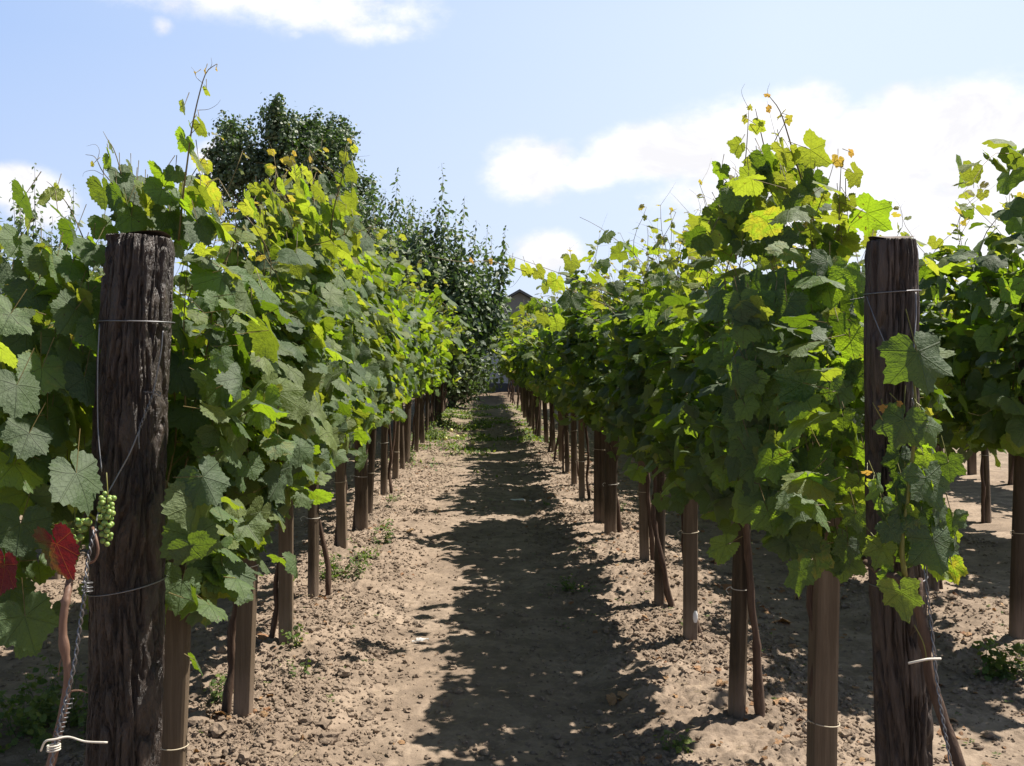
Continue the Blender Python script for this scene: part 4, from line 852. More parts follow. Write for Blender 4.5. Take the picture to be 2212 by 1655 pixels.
add_leaves(g, [c + [0, 0, .02], P(10, 1220, 2.2) - root], [(.25, .85, .15), (.3, .8, .1)], [(.28, 0, -1), (-.2, 0, -1)], [.075, .068], [0, 0], 'near', np.random.default_rng(4), .03, .5)
tag(g.obj('leaf', M_RED, g_), 'crimson autumn leaf')
def bunch(parent, org, ctr, length, rad, n, seed, br=.0075):
    rs = np.random.default_rng(seed); g = Geo(); V, T = ICO; pts = []
    for k in range(4000):
        t = rs.random(); a = rs.uniform(0, 2 * pi); r = rad * (1 - .55 * t) * (.45 + .55 * rs.random() ** .5)
        p = np.array([r * cos(a), r * sin(a), -t * length])
        if all(np.linalg.norm(p - q) > br * 1.75 for q in pts): pts.append(p)
        if len(pts) >= n: break
    # finer spheres for the berries
    me = []
    for p in pts:
        b = br * rs.uniform(.85, 1.1); th = np.linspace(0, pi, 9); ph = np.arange(14) / 14 * 2 * pi
        S = np.stack([np.sin(th)[:, None] * np.cos(ph), np.sin(th)[:, None] * np.sin(ph), np.cos(th)[:, None] * np.ones(14)], -1).reshape(-1, 3)
        g.add(S * b + p + ctr - org, grid_tris(9, 14, True)[:, ::-1])
    o = g.obj('grape_bunch', M_GRAPE, parent)
    g = Geo(); tube(g, np.array([ctr - org + [0, 0, .05], ctr - org + [.003, 0, 0], ctr - org + [0, 0, -length * .8]]), .0014, 5)
    rods(g, np.repeat([ctr - org], len(pts), 0) + np.array(pts) * [0, 0, .9], np.array(pts) + ctr - org, .0009)
    g.obj('grape_stem', M_GCANE, o)
bunch(g_, root, P(230, 1068, 2.24), .12, .019, 38, 3, .0064)
bunch(g_, root, P(160, 1125, 2.24), .05, .035, 16, 6)

# ------------------------------------------------------------------ wires on the end posts
def wire(g, pts, r=.0017, n=24): tube(g, smooth_path(np.array(pts), n), r, 6)
def twisted(g, pts, r, gap, turns, n=160):
    q = smooth_path(np.array(pts), n); ph = np.linspace(0, turns * 2 * pi, n)
    for s_ in (0, pi): tube(g, q + gap * np.stack([np.cos(ph + s_), np.sin(ph + s_), 0 * ph], -1), r, 6)
g = Geo(); zz = ZL
def ring_on(g, base, axv, h0, h1, r, rad=.0017, ph0=0.):
    th = np.linspace(0, 2 * pi, 60); h = (h0 + h1) / 2 + (h1 - h0) / 2 * np.cos(th)
    c = base + axv * h[:, None]; tube(g, c + np.stack([np.cos(th) * r, np.sin(th) * r, 0 * th], -1), rad, 6, cap=False)
hl = lambda py, z: CAM_H + (770 - py) / F * z
ring_on(g, pl_base, ax, hl(695, ZL), hl(697, ZL), .091, .0019)
tag(g.obj('post_wire', M_WIRE), 'upper bare steel wire loop round the thick dark end post', 'wire', 'wire loops on the end posts'); g = Geo()
ring_on(g, pl_base, ax, hl(1278, ZL), hl(1250, ZL), .0935, .0019)
tag(g.obj('post_wire', M_WIRE), 'lower bare steel wire loop round the thick dark end post', 'wire', 'wire loops on the end posts'); g = Geo()
wire(g, [P(352, 715, 2.37), P(348, 760, 2.365), P(335, 830, 2.36), P(330, 850, 2.355)], .0015)
twisted(g, [P(334, 845, 2.36), P(318, 885, 2.355), P(302, 925, 2.35)], .0014, .003, 4, 60)
wire(g, [P(303, 925, 2.352), P(280, 980, 2.345), P(250, 1035, 2.34), P(215, 1100, 2.3), P(205, 1150, 2.2)], .0022)
wire(g, [P(302, 925, 2.35), P(300, 945, 2.345), P(301, 970, 2.345)], .0013)
wire(g, [P(340, 845, 2.36), P(347, 850, 2.35), P(344, 856, 2.35), P(336, 850, 2.355), P(310, 846, 2.36)], .0011)
tag(g.obj('brace_wire', M_WIRE), 'twisted steel wire crossing the thick dark post diagonally', 'wire'); g = Geo()
wire(g, [P(215, 700, 2.38), P(211, 800, 2.37), P(212, 930, 2.36), P(220, 1020, 2.33)], .0018)
tag(g.obj('brace_wire', M_WIRE), 'steel wire running straight down the left edge of the thick dark post', 'wire')
g = Geo(); gy_pts = [P(205, 1145, bz), P(190, 1210, bz - .02), P(182, 1290, bz - .04), P(172, 1360, bz - .04), P(158, 1450, bz - .05), P(138, 1530, bz - .06), P(118, 1620, bz - .07), P(95, 1720, bz - .08), P(30, 1990, bz - .1)]
twisted(g, gy_pts, .0021, .0032, 16, 300)
for py in (1258, 1268, 1276): wire(g, [P(176, py, bz - .05), P(186, py + 2, bz - .07), P(200, py + 1, bz - .05), P(190, py - 2, bz - .01), P(176, py, bz - .05)], .0015, 16)
rsw = np.random.default_rng(2)
th = np.linspace(0, 9 * 2 * pi, 160); tt = np.linspace(0, 1, 160)[:, None]; q = P(150, 1510, bz - .05) * (1 - tt) + P(122, 1600, bz - .06) * tt
tube(g, q + .0085 * np.stack([np.cos(th), np.sin(th), 0 * th], -1), .0014, 5)
g.obj('guy_wire', M_WIRE); tag(bpy.data.objects['guy_wire'], 'twisted steel guy wire running down beside the thick dark end post', 'wire')
g = Geo(); c0 = P(116, 1606, bz - .08)
wire(g, [P(88, 1622, bz - .1), P(98, 1602, bz - .11), P(120, 1597, bz - .11), P(148, 1592, bz - .1), P(185, 1602, bz - .1), P(232, 1604, bz - .1)], .0023, 30)
for k in range(3):
    c = c0 + np.array([0, 0, -.004 - .005 * k]); th = np.linspace(0, 2 * pi, 20); tube(g, c + .013 * np.stack([np.cos(th), np.sin(th), .15 * np.cos(th + 1)], -1), .0019, 6, cap=False)
tag(g.obj('white_tie', M_WHITEW), 'white coated wire knotted round the twisted guy wire at lower left', 'wire')
# right end post
g = Geo(); ring_on(g, pr_base, axr, hl(636, ZR), hl(629, ZR), .0615, .0016)
wire(g, [P(1978, 632, 2.19), P(1979, 680, 2.18), P(1975, 740, 2.15), P(1972, 860, 2.12)], .0016)
wire(g, [P(1872, 640, 2.22), P(1890, 690, 2.18), P(1915, 750, 2.16), P(1930, 790, 2.15)], .0012)
tag(g.obj('post_wire', M_WIRE), 'upper steel wire looped around the slimmer grey end post', 'wire', 'wire loops on the end posts'); g = Geo()
ring_on(g, pr_base, axr, hl(1262, ZR), hl(1240, ZR), .0635, .0016)
tag(g.obj('post_wire', M_WIRE), 'lower steel wire looped around the slimmer grey end post', 'wire', 'wire loops on the end posts')
g = Geo(); twisted(g, [P(1972, 860, 2.12), P(1985, 1000, 2.14), P(2000, 1240, 2.1), P(2012, 1350, 2.09), P(2024, 1470, 2.07), P(2038, 1560, 2.05), P(2052, 1640, 2.03), P(2075, 1780, 2.0), P(2110, 2160, 1.95)], .0017, .0024, 16, 300)
tag(g.obj('guy_wire', M_WIRE), 'steel guy wire running down beside the slimmer grey end post', 'wire')
g = Geo(); wire(g, [P(1962, 1433, 2.03), P(1985, 1428, 2.02), P(2005, 1424, 2.02), P(2032, 1423, 2.03)], .0026)
tag(g.obj('white_tie', M_WHITEW), 'short white wire tied across the guy wire at lower right', 'wire')
# trellis wires along the rows
for row, (bs, zend) in {'L1': (pl_base, 27), 'R1': (pr_base, 29)}.items():
    for h, nm in ((1.12, 'lower'), (1.55, 'upper')):
        g = Geo(); ypts = np.arange(bs[1] + .09, zend, 1.0); tube(g, np.stack([np.interp(ypts, [bs[1], 4, 100], [bs[0], ROWS[row], ROWS[row]]) + .03, ypts, h + .012 * np.sin(ypts * 3)], -1), .0014, 4)
        tag(g.obj('trellis_wire', M_WIRE), f'{nm} steel wire strung along the stakes {ROWTXT[row]}', 'wire')

# ------------------------------------------------------------------ trees behind the vines
def limb(p0, p1, rs, n=10, wob=.06):
    p0, p1 = np.array(p0, float), np.array(p1, float); t = np.linspace(0, 1, n)[:, None]
    L = np.linalg.norm(p1 - p0); w = np.cumsum(rs.normal(0, wob * L / n, (n, 3)), 0) * np.sin(t * pi)
    return p0 + (p1 - p0) * t + w + [0, 0, 1] * (t * (1 - t) * L * .12)
def upright_tree(name, label, cat, base, H, spread, shoots, seed, leaf=.05, lpn=1, spire=None, low=.28, zc=.55, hang=0, mat=None, fillk=1.):
    rs = np.random.default_rng(seed); r = thing(name, label, cat, base)
    tg = Geo(); tube(tg, np.array([[0, 0, -.3], [0, 0, .1], [.03, 0, H * .15], [.0, .05, H * .3]]), [.12, .1, .085, .07], 12)
    P_, N_, T_, S_ = [], [], [], []; cg = Geo()
    for k in range(shoots):
        a = rs.uniform(0, 2 * pi); rr = spread * rs.uniform(.02, 1) ** .6
        x, y = rr * cos(a), rr * sin(a)
        top = H * (1 - .42 * (rr / spread) ** 1.6) * rs.uniform(.62, 1.0) ** 1.0
        st = H * rs.uniform(low, zc); 
        if k < 12: tube(tg, limb((0, 0, H * rs.uniform(.1, .3)), (x * .7, y * .7, st), rs), np.linspace(.045, .015, 10), 6)
        if spire and k < len(spire): x, y, top = spire[k]; st = H * .4; x0, y0 = x * .9, y * .9
        else: x0, y0 = x * .75, y * .75
        n = max(8, int((top - st) / .045)); d = (np.array([x, y, top]) - [x0, y0, st]) / n; p = np.array([x0, y0, st]); pth = [p.copy()]; az_ = rs.uniform(0, 6.28)
        for j in range(n):
            p = p + d + rs.normal(0, .006, 3); pth.append(p.copy()); az_ += 2.4 + rs.normal(0, .3)
            for q in range(lpn):
                a2 = az_ + q * 2.; out = np.array([cos(a2), sin(a2), rs.uniform(-.1, .5)]); s = leaf * rs.uniform(.6, 1.2) * (1 if j < n - 5 else .55)
                P_.append(p + out * .022); N_.append(np.array([cos(a2) * .5, sin(a2) * .5, 1.]) + rs.normal(0, .25, 3)); T_.append(out + [0, 0, -rs.uniform(0, .6)]); S_.append(s)
                # short spurs with more leaves lower down
            if j < n * .75:
                m = int(rs.poisson(2.2 * fillk))
                for q in range(m):
                    o_ = rs.normal(0, .11, 3); P_.append(p + o_); N_.append([o_[0] * 3, o_[1] * 3, .8] + rs.normal(0, .5, 3)); T_.append(np.array([o_[0] * 5, o_[1] * 5, -.3]) + rs.normal(0, .4, 3)); S_.append(leaf * rs.uniform(.6, 1.1))
        tube(tg, np.array(pth)[::3] if len(pth) > 8 else np.array(pth), np.linspace(.009, .002, len(pth[::3]) if len(pth) > 8 else len(pth)), 4)
    for k in range(hang):          # low hanging twigs
        a = rs.uniform(0, 2 * pi); p = np.array([cos(a) * spread * rs.uniform(.4, 1.1), sin(a) * spread * rs.uniform(.4, 1.1), H * rs.uniform(.22, .5)])
        for j in range(48):
            o_ = rs.normal(0, .20, 3); P_.append(p + o_); N_.append([0, 0, .8] + rs.normal(0, .5, 3)); T_.append([0, 0, -.5] + rs.normal(0, .6, 3)); S_.append(leaf * rs.uniform(.6, 1.1))
    tg.obj('trunk', M_TREEB, r)
    g = Geo(); L = len(P_)
    add_leaves(g, np.array(P_), np.array(N_), np.array(T_), np.array(S_) * 1.25, np.zeros(L), 'blade', rs, 0, 1.6)
    g.obj('crown', mat or M_APP, r); return r
b = np.array([(985 - 1040) / F * 19.5, 19.5, 0]); b[0] -= .75
sp_ = [(((950 - 1040) / F * 19.2 - b[0]), -.3, 1.4 + .198 * 19.2)] + [((px - 1040) / F * 19 - b[0], (k % 3) * .4 - .3, 1.4 + (770 - py) / F * 19) for k, (px, py) in enumerate([(1005, 425), (915, 440), (985, 440), (1085, 485), (1060, 500), (1045, 470), (1092, 530), (880, 430), (850, 445), (935, 430), (965, 420), (820, 425), (838, 450), (800, 470), (900, 455), (1025, 470), (780, 500)])]
upright_tree('apple_tree', 'apple tree with tall whippy upright shoots at the far end of the left row', 'tree', b, 4.5, 1.8, 230, 21, .105, 1, sp_, .30, .60, 110, None, 2.0)
upright_tree('apple_tree', 'bushy apple tree standing in front of the big dark poplar', 'tree', ((775 - 1040) / F * 22, 22, 0), 6.1, 2.4, 240, 22, .11, 1, None, .2, .62, 120, None, 1.6)
upright_tree('apple_tree', 'twiggy apple tree above the vines at the left edge', 'tree', ((70 - 1040) / F * 14, 14, 0), 4.45, 1.75, 100, 23, .085, 1, None, .25, .6, 40, None, .8)
upright_tree('plum_shrub', 'small dark bushy plum at the end of the path, left side', 'shrub', ((975 - 1040) / F * 26, 26, 0), 2.5, .75, 80, 24, .09, 1, None, .05, .4, 80)
upright_tree('plum_shrub', 'leafy green shrub at the end of the path, right side below the barn gable', 'shrub', ((1225 - 1040) / F * 35.5, 35.5, 0), 2.6, 1.5, 80, 26, .11, 1, None, .05, .4, 90)
upright_tree('plum_shrub', 'dark shrub against the left part of the barn wall', 'shrub', ((925 - 1040) / F * 34, 34, 0), 3.0, 1.25, 80, 27, .11, 1, None, .05, .4, 90)

def big_tree(name, label, base, lobes, seed, leaf, per, mat, trunk_r=.2):
    rs = np.random.default_rng(seed); r = thing(name, label, 'tree', base); base = np.array(base)
    tg = Geo(); H = max(c[2] for c, _ in lobes)
    tube(tg, np.array([[0, 0, -.3], [0, 0, 1.], [.1, 0, H * .4], [0, .1, H * .75]]), [trunk_r, trunk_r * .85, trunk_r * .6, trunk_r * .3], 12)
    Pp, Nn, Tt, Ss = [], [], [], []
    for c, ra in lobes:
        c = np.array(c, float); ra = np.array(ra, float)
        tube(tg, limb((0, 0, max(1., c[2] * .45)), c, rs, 10), np.linspace(.09, .03, 10), 7)
        vol = ra.prod(); nc = int(26 * vol ** .75) + 8
        for k in range(nc):
            d = unit(rs.normal(0, 1, 3)); rr = rs.uniform(.25, 1.15) ** .7; q = c + d * ra * rr
            up = unit(d * .7 + [0, 0, .9]); L = rs.uniform(.3, .7); m = int(per * rs.uniform(.6, 1.4))
            tube(tg, np.array([q - up * .3, q, q + up * L]), [.014, .01, .003], 4)
            t = rs.uniform(-.3, 1, m); sp2 = .22 * (1.05 - np.clip(t, 0, 1)) ** .7
            o = rs.normal(0, 1, (m, 3)) * sp2[:, None]
            Pp.append(q + up * (t * L)[:, None] + o); Nn.append(o * 3 + [0, 0, .5] + rs.normal(0, .6, (m, 3))); Tt.append(o * 3 + rs.normal(0, .5, (m, 3)) + [0, 0, -.4]); Ss.append(leaf * rs.uniform(.6, 1.2, m))
    tg.obj('trunk', M_TREEB, r)
    Pp, Nn, Tt, Ss = map(np.concatenate, (Pp, Nn, Tt, Ss)); g = Geo()
    add_leaves(g, Pp, Nn, Tt, Ss, np.zeros(len(Pp)), 'heart', rs, 0, 1.); g.obj('crown', mat, r); return r
D = 30.; bx = (640 - 1040) / F * D
lob = []
for px, py, rx, rz in [(505, 330, 34, 36), (490, 395, 44, 45), (560, 385, 50, 45), (615, 310, 40, 46), (690, 310, 44, 44), (655, 350, 60, 50), (735, 370, 40, 50), (775, 430, 30, 34), (650, 410, 80, 50), (540, 450, 65, 45), (730, 470, 66, 50), (640, 500, 100, 50), (612, 272, 16, 22), (672, 270, 14, 20), (730, 305, 18, 28), (520, 308, 14, 18), (600, 590, 110, 60), (740, 570, 90, 60), (590, 350, 30, 30), (700, 420, 40, 40)]:
    lob.append((((px - 640) / F * D, random.uniform(-.8, .8), 1.4 + (770 - py) / F * D), (rx / F * D, max(rx, 45) / F * D, rz / F * D)))
big_tree('poplar_tree', 'large dark green round-headed poplar rising behind the left row', (bx, D, 0), lob, 31, .105, 85, M_POP)

# ------------------------------------------------------------------ barn at the end of the path
def box(g, a, b):
    a, b = np.array(a, float), np.array(b, float)
    V = np.array([[x, y, z] for x in (a[0], b[0]) for y in (a[1], b[1]) for z in (a[2], b[2])])
    T = [(0, 1, 3), (0, 3, 2), (4, 6, 7), (4, 7, 5), (0, 4, 5), (0, 5, 1), (2, 3, 7), (2, 7, 6), (0, 2, 6), (0, 6, 4), (1, 5, 7), (1, 7, 3)]
    g.add(V, T)
def mat_block():
    m, t, out = new_mat('block_wall'); tcn = t.node('ShaderNodeTexCoord'); v = tcn.outputs['Object']
    s = t.node('ShaderNodeSeparateXYZ'); t.put(s.inputs[0], v); c = t.node('ShaderNodeCombineXYZ'); t.put(c.inputs[0], s.outputs[0]); t.put(c.inputs[1], s.outputs[2])
    br = t.node('ShaderNodeTexBrick'); t.put(br.inputs[0], c.outputs[0]); br.inputs['Scale'].default_value = 2.4
    br.inputs['Color1'].default_value = (.62, .64, .68, 1); br.inputs['Color2'].default_value = (.52, .54, .58, 1); br.inputs['Mortar'].default_value = (.36, .36, .37, 1); br.inputs['Mortar Size'].default_value = .012
    upper = t.mapr(s.outputs[2], 2.1, 2.3); n_ = t.noise(v, 3, 5, .6)
    col = t.mix(upper, br.outputs[0], t.mix(n_, (.20, .20, .20), (.32, .31, .30)))
    t.l.new(principled(t, col, .9, t.bump(t.noise(v, 20, 5, .6), .4, .01), .2), out.inputs[0]); return m
D = 38.; bxx = (1122 - 1040) / F * D; barn = thing('barn', 'small gabled barn of pale blocks at the end of the path', 'building', (bxx, D, 0))
hwd, eave, apex, dep = 2.55, 2.45, 1.4 + (770 - 632) / F * D, 7.
g = Geo(); box(g, (-hwd, 0, -.2), (hwd, .25, eave)); 
V = np.array([(-hwd, 0, eave), (hwd, 0, eave), (0, 0, apex), (-hwd, .25, eave), (hwd, .25, eave), (0, .25, apex)]); g.add(V, [(0, 1, 2), (3, 5, 4), (0, 2, 5), (0, 5, 3), (1, 4, 5), (1, 5, 2)])
box(g, (-hwd, .25, -.2), (-hwd + .25, dep, eave)); box(g, (hwd - .25, .25, -.2), (hwd, dep, eave)); box(g, (-hwd + .25, dep - .25, -.2), (hwd - .25, dep, eave)); g.obj('wall', mat_block(), barn, False)
g = Geo(); sl = (apex - eave) / hwd
for sgn in (-1, 1):
    x1 = sgn * (hwd + .3); V = np.array([(0, -.25, apex + .02), (0, dep + .2, apex + .02), (x1, dep + .2, apex + .02 - sl * abs(x1)), (x1, -.25, apex + .02 - sl * abs(x1))]); V = np.concatenate([V, V + [0, 0, .10]])
    g.add(V, [(0, 1, 2), (0, 2, 3), (4, 6, 5), (4, 7, 6), (0, 3, 7), (0, 7, 4), (1, 5, 6), (1, 6, 2), (3, 2, 6), (3, 6, 7)])
g.obj('roof', mat_plain('roof_tiles', (.13, .13, .135), .85, .3, 0, 8, .6, .02), barn, False)
g = Geo(); box(g, (-hwd - .03, -.04, -.2), (hwd + .03, -.003, .35)); g.obj('plinth', mat_plain('plinth', (.11, .11, .12), .9), barn, False)
# dark bushes along the foot of the barn
# ------------------------------------------------------------------ weeds, litter, fallen fruit
def weed(px, py, h, wdt, stems, seed, label, dark=False, loc=None, leaf=.022):
    rs = np.random.default_rng(seed); b = G(px, py) if loc is None else np.array(loc, float); b[2] = gz(b[0], b[1])
    g = Geo(); P_, N_, T_, S_ = [], [], [], []
    for k in range(stems):
        a = rs.uniform(0, 2 * pi); r0 = wdt * rs.uniform(0, .8); p0 = np.array([cos(a) * r0, sin(a) * r0 * .7, -.01]); hh = h * rs.uniform(.45, 1)
        p1 = p0 + [cos(a) * wdt * .35, sin(a) * wdt * .35, hh]; q = limb(p0, p1, rs, 9, .3); tube(g, q, np.linspace(.0018, .0008, 9), 4, young=0., leafrnd=.5)
        n = max(6, int(hh / .010))
        for j in range(n):
            t = rs.uniform(.12, 1); p = q[min(8, int(t * 8.99))]; az_ = rs.uniform(0, 6.28); o = np.array([cos(az_), sin(az_), rs.uniform(0, .5)])
            P_.append(p + o * .01 * rs.uniform(.2, 2.2)); N_.append([o[0] * .3, o[1] * .3, 1] + rs.normal(0, .35, 3)); T_.append(o); S_.append(leaf * rs.uniform(.6, 1.3))
    add_leaves(g, np.array(P_), np.array(N_), np.array(T_), np.array(S_), rs.uniform(0, .3, len(P_)), 'ovate', rs, 0, 1.)
    o = g.obj('weed', M_WEED); o.location = b; tag(o, label, 'weed', 'green weeds growing out of the soil'); return o
weed(742, 1262, .17, .17, 22, 1, 'largest green weed clump beside the round stakes of the left row')
weed(700, 1268, .12, .10, 10, 11, 'low green weed against a round stake of the left row')
weed(832, 1190, .20, .08, 9, 2, 'thin upright green weed behind the largest weed clump, left of the path')
weed(790, 1225, .14, .10, 9, 12, 'green weed between the largest clump and the thin upright weed')
weed(632, 1420, .12, .07, 8, 3, 'small green weed at the foot of a square stake on the left')
weed(645, 1480, .08, .06, 5, 4, 'sparse seedling weed in lit soil near the lower left stakes')
weed(845, 1090, .10, .10, 8, 5, 'low weed at the edge of the left row, half way down the path')
weed(893, 1002, .24, .09, 9, 6, 'knee-high leafy weed against the far left stakes')
weed(938, 955, .32, .22, 26, 7, 'tall bright weed clump under the far end of the left row', leaf=.03)
weed(955, 925, .30, .25, 24, 17, 'weedy tuft beyond the tall bright clump, under the apple tree', leaf=.03)
weed(1335, 1112, .10, .09, 9, 8, 'small weed behind the paired stakes on the right')
weed(1240, 1278, .10, .16, 16, 9, 'dark low weed in the shade at the right side of the path')
weed(1455, 1640, .08, .07, 9, 10, 'small weed at the bottom edge right of the path')
weed(465, 1540, .14, .05, 7, 13, 'pale seedling weed between the first two left stakes')
weed(2165, 1470, .20, .13, 20, 14, 'dark bushy weed at the foot of the outer right stake', leaf=.03)
weed(1185, 1100, .05, .05, 5, 15, 'tiny weed at the shade edge near the white paper')
weed(1630, 1100, .14, .08, 8, 16, 'green weed under the right row canopy')
weed(60, 1600, .22, .30, 40, 18, 'rank dark green weeds at the foot of the thick left post', leaf=.028)
weed(150, 1560, .16, .22, 26, 19, 'shaded weed clump just behind the thick left post', leaf=.024)
weed(1175, 905, .10, .15, 12, 20, 'weed patch by the far right stakes', leaf=.03)
# grass and low weeds covering the far half of the path
rs = np.random.default_rng(77); n = 26000; yy = 11 + 17 * rs.uniform(0, 1, n) ** .8; xx = rs.uniform(-1.2, 1.2, n)
k = rs.uniform(0, 1, n) < np.clip((yy - 11.5) / 4, .04, 1) * np.clip(fbm(xx * 2.5, yy * 1.4, 0 * xx, 3, 8) * 3.2 - 1.5 + .25 * (xx < -.3), 0, 1) * np.clip((28 - yy) / 2, 0, 1)
xx, yy = xx[k], yy[k]; g = Geo(); L = len(xx); hh = rs.uniform(.02, .07, L)
a = rs.uniform(0, 6.28, L)
add_leaves(g, np.stack([xx, yy, ground_h(xx, yy)], -1), np.stack([np.cos(a) * .9, np.sin(a) * .9, .5 + 0 * a], -1), np.stack([-np.cos(a) * .4, -np.sin(a) * .4, .9 + 0 * a], -1) + rs.normal(0, .3, (L, 3)), hh, rs.uniform(0, .35, L), 'blade', rs, 0, 1.)
tag(g.obj('grass', M_WEED), 'short grass and low weeds covering the far half of the path', 'grass', kind='stuff')
# sparse seedlings in the foreground
n = 1500; yy = 3 + 9 * rs.uniform(0, 1, n); xx = rs.uniform(-2.4, 3, n); kk = fbm(xx * 1.7, yy * 1.7, 0 * xx, 2, 66) > .60; xx, yy = xx[kk], yy[kk]; L = len(xx)
g = Geo()
for rep_ in range(4):
    a = rs.uniform(0, 6.28, L); o = np.stack([np.cos(a), np.sin(a), .35 + 0 * a], -1)
    add_leaves(g, np.stack([xx, yy, ground_h(xx, yy) + .006], -1) + o * .004, np.stack([-.3 * np.cos(a), -.3 * np.sin(a), 1 + 0 * a], -1), o, rs.uniform(.008, .018, L), rs.uniform(0, .3, L), 'ovate', rs, 0, 1.)
tag(g.obj('seedlings', M_WEED), 'tiny scattered green seedlings on the bare soil', 'seedlings', kind='stuff')
# fallen apples
words = ['yellow fallen apple lying highest up the grassy path', 'yellow fallen apple in the sunlit grass, left edge of the path', 'pale fallen apple in the middle of the lit grass', 'small yellow apple near the shadow edge on the grass', 'fallen apple lying nearest to the camera on bare soil', 'fallen apple just left of the path shadow', 'yellow apple lying right beside another in the lit grass', 'fallen apple close to the far left weeds']
for (px, py), lb in zip([(1015, 905), (975, 935), (1000, 942), (1033, 940), (1043, 985), (1022, 958), (988, 946), (962, 955)], words):
    c = G(px, py); th = np.linspace(0, pi, 12); ph = np.arange(16) / 16 * 2 * pi; rr = .034
    prof = (1 - .16 * np.exp(-(th / .35) ** 2) - .10 * np.exp(-((pi - th) / .3) ** 2))[:, None]
    S = np.stack([np.sin(th)[:, None] * np.cos(ph), np.sin(th)[:, None] * np.sin(ph), np.cos(th)[:, None] * prof * np.ones(16)], -1) * rr * (1 + .04 * np.sin(th)[:, None, None])
    g = Geo(); g.add(S.reshape(-1, 3), grid_tris(12, 16, True)[:, ::-1]); tube(g, np.array([[0, 0, .026], [.004, 0, .04]]), .0015, 5)
    o = g.obj('apple', M_APPLE); o.location = (c[0], c[1], gz(c[0], c[1]) + .03); o.rotation_euler = (random.uniform(-.8, .8), random.uniform(-.8, .8), 0); tag(o, lb, 'apple', 'fallen apples on the path')
# paper scraps
def scrap(px, py, s, seed, label, asp=.5):
    rs = np.random.default_rng(seed); c = G(px, py); n = 9; u, v = np.meshgrid(np.linspace(-1, 1, n), np.linspace(-1, 1, n))
    z = .35 * (fbm(u * 1.6 + 9, v * 1.6, 0 * u, 3, seed)) + .04; V = np.stack([u * (1 + .15 * rs.normal(0, 1, u.shape) * (np.abs(u) == 1)), v * asp, z], -1).reshape(-1, 3) * s
    g = Geo(); g.add(V, grid_tris(n, n)); o = g.obj('paper_scrap', M_PAPER); o.location = (c[0], c[1], gz(c[0], c[1]) + .002); o.rotation_euler = (0, 0, rs.uniform(-.5, .5))
    tag(o, label, 'litter')
scrap(1118, 1086, .065, 4, 'crumpled white paper scrap in the shade on the path', .45)
scrap(1148, 1086, .025, 5, 'small grey paper bit beside the white scrap', .6)
g = Geo(); c = G(908, 1392); th = np.linspace(0, 2 * pi * .9, 20); tube(g, np.stack([.02 * np.cos(th) - .02, .012 * np.sin(th), .004 + 0 * th], -1), .002, 5); n = 7
u, v = np.meshgrid(np.linspace(-1, 1, n), np.linspace(-1, 1, n)); g.add(np.stack([u * .03 + .01, v * .014, .006 + .016 * fbm(u * 2, v * 2, 0 * u, 3, 8)], -1).reshape(-1, 3), grid_tris(n, n))
o = g.obj('paper_scrap', M_PAPER); o.location = (c[0], c[1], gz(c[0], c[1]) + .002); tag(o, 'curled pale paper shred in the sun, left half of the path', 'litter')
c = G(1505, 1400) ; g = Geo(); n = 15; u, v = np.meshgrid(np.linspace(0, 2 * pi, n), np.linspace(0, 1, n)); rr = .011 * (.5 + np.sin(v * pi) * .6) * (1 + .5 * (fbm(np.cos(u) * 2, np.sin(u) * 2, v * 4, 2, 4) - .5))
g.add(np.stack([rr * np.cos(u), rr * .6 * np.sin(u), v * .055], -1).reshape(-1, 3), grid_tris(n, n)); o = g.obj('plastic_rag', M_PAPER); q = P(1502, 1345, 4.6); o.location = q; tag(o, 'pale plastic rag tied between a right row stake and its vine', 'rag')
# dry leaves
dl = [((1560, 1275), .055, 'curled brown dry leaf, left one of the lit pair behind the right stakes'), ((1600, 1300), .05, 'rust brown dry leaf beside the split stake on the right'), ((1690, 1345), .06, 'orange brown dry leaf right of the split stake'), ((1545, 1220), .06, 'pale tan dry leaf behind the bare stake on the right'), ((1330, 1517), .04, 'dark brown dry leaf in the shade at the lower right of the path'), ((570, 1405), .05, 'dry brown leaf between the second and third left stakes'), ((1345, 1508), .035, 'small dark dry leaf touching the larger shaded one'),
      ((885, 1160), .04, 'reddish dry leaf near the thin stakes of the left row'), ((1690, 1535), .045, 'pale orange dry leaf low on the right in the sun'), ((1560, 1500), .03, 'small rusty dry leaf between the near right stakes'), ((465, 1585), .05, 'flat brown dry leaf at the foot of the second left stake'), ((1185, 1085), .04, 'brown dry leaf right of the white paper scrap'), ((1650, 1320), .04, 'torn dry leaf between two others on the right'), ((1720, 1290), .05, 'crumpled tan leaf under the right canopy')]
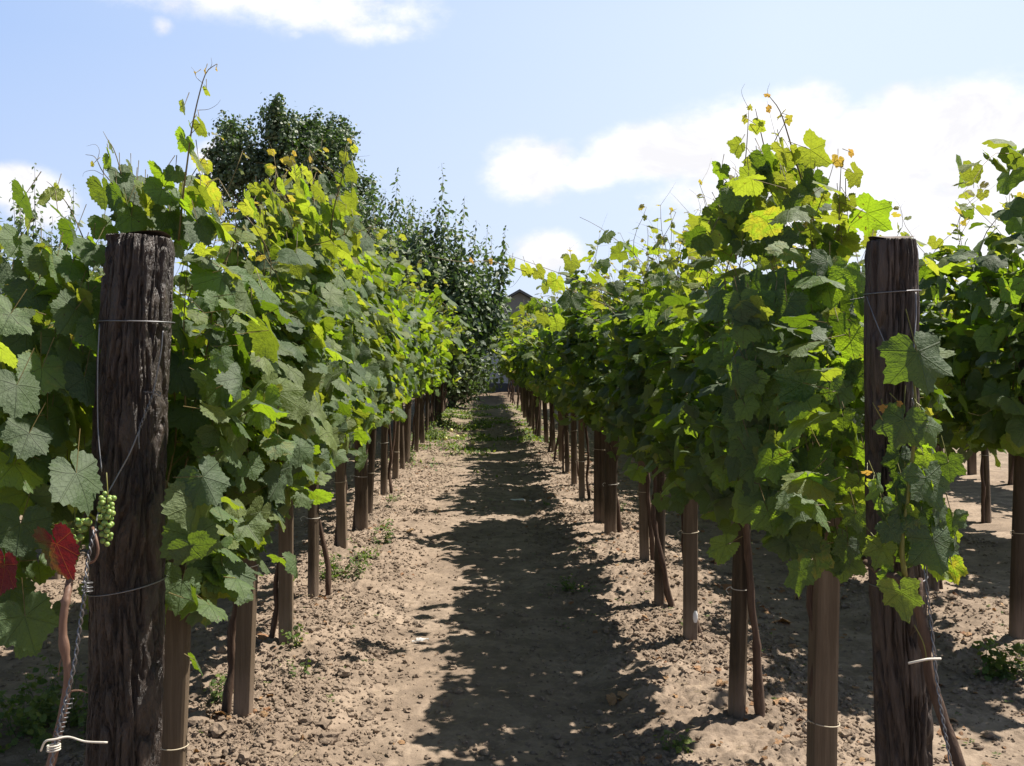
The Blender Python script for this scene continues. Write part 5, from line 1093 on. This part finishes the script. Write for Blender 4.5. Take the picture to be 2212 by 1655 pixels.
for i, ((px, py), s, lb) in enumerate(dl):
    rs = np.random.default_rng(900 + i); g = Geo(); a = rs.uniform(0, 6.28)
    add_leaves(g, [[0, 0, 0]], [[rs.normal(0, .25), rs.normal(0, .25), 1]], [[cos(a), sin(a), 0]], [s], [0], 'near', rs, .15, 2.6)
    o = g.obj('dry_leaf', M_DRY); c = G(px, py); o.location = (c[0], c[1], gz(c[0], c[1]) + s * .45); tag(o, lb, 'leaf', 'dry leaves on the soil')
rs = np.random.default_rng(5); n = 1100; xx = rs.choice([ROWS['R1'], 1.4, ROWS['L1'], 1.75, ROWS['R2']], n) + rs.normal(0, .3, n); yy = 3 + 11 * rs.uniform(0, 1, n) ** 1.3
g = Geo(); a = rs.uniform(0, 6.28, n); add_leaves(g, np.stack([xx, yy, ground_h(xx, yy) + .008], -1), np.stack([0 * a, 0 * a, 1 + 0 * a], -1) + rs.normal(0, .4, (n, 3)), np.stack([np.cos(a), np.sin(a), 0 * a], -1), rs.uniform(.006, .026, n), np.zeros(n), 'mid', rs, .1, 2.2)
tag(g.obj('leaf_litter', M_DRY), 'crumbled bits of dry brown leaf on the soil', 'leaf litter', kind='stuff')

# straw and snipped shoot ends trodden into the soil
M_STRAW = mat_plain('straw', (.42, .33, .20), .8, .3)
rs = np.random.default_rng(88); n = 520; xx = np.concatenate([rs.choice([ROWS['R1'], ROWS['L1'], 1.5, ROWS['R2']], n // 2) + rs.normal(0, .3, n // 2), rs.uniform(-1, 1, n - n // 2)]); yy = 3 + 10 * rs.uniform(0, 1, n) ** 1.3
a = rs.uniform(0, 6.28, n); L = rs.gamma(2, .012, n) + .01; z0 = ground_h(xx, yy) + .009
A = np.stack([xx, yy, z0 + rs.uniform(0, .006, n)], -1); B = A + np.stack([np.cos(a) * L, np.sin(a) * L, rs.uniform(-.003, .008, n)], -1)
g = Geo(); rods(g, A, B, .0011, rs.normal(0, .002, (n, 3)))
tag(g.obj('straw_litter', M_STRAW), 'scattered bits of straw and snipped shoots on the soil', 'straw', kind='stuff')
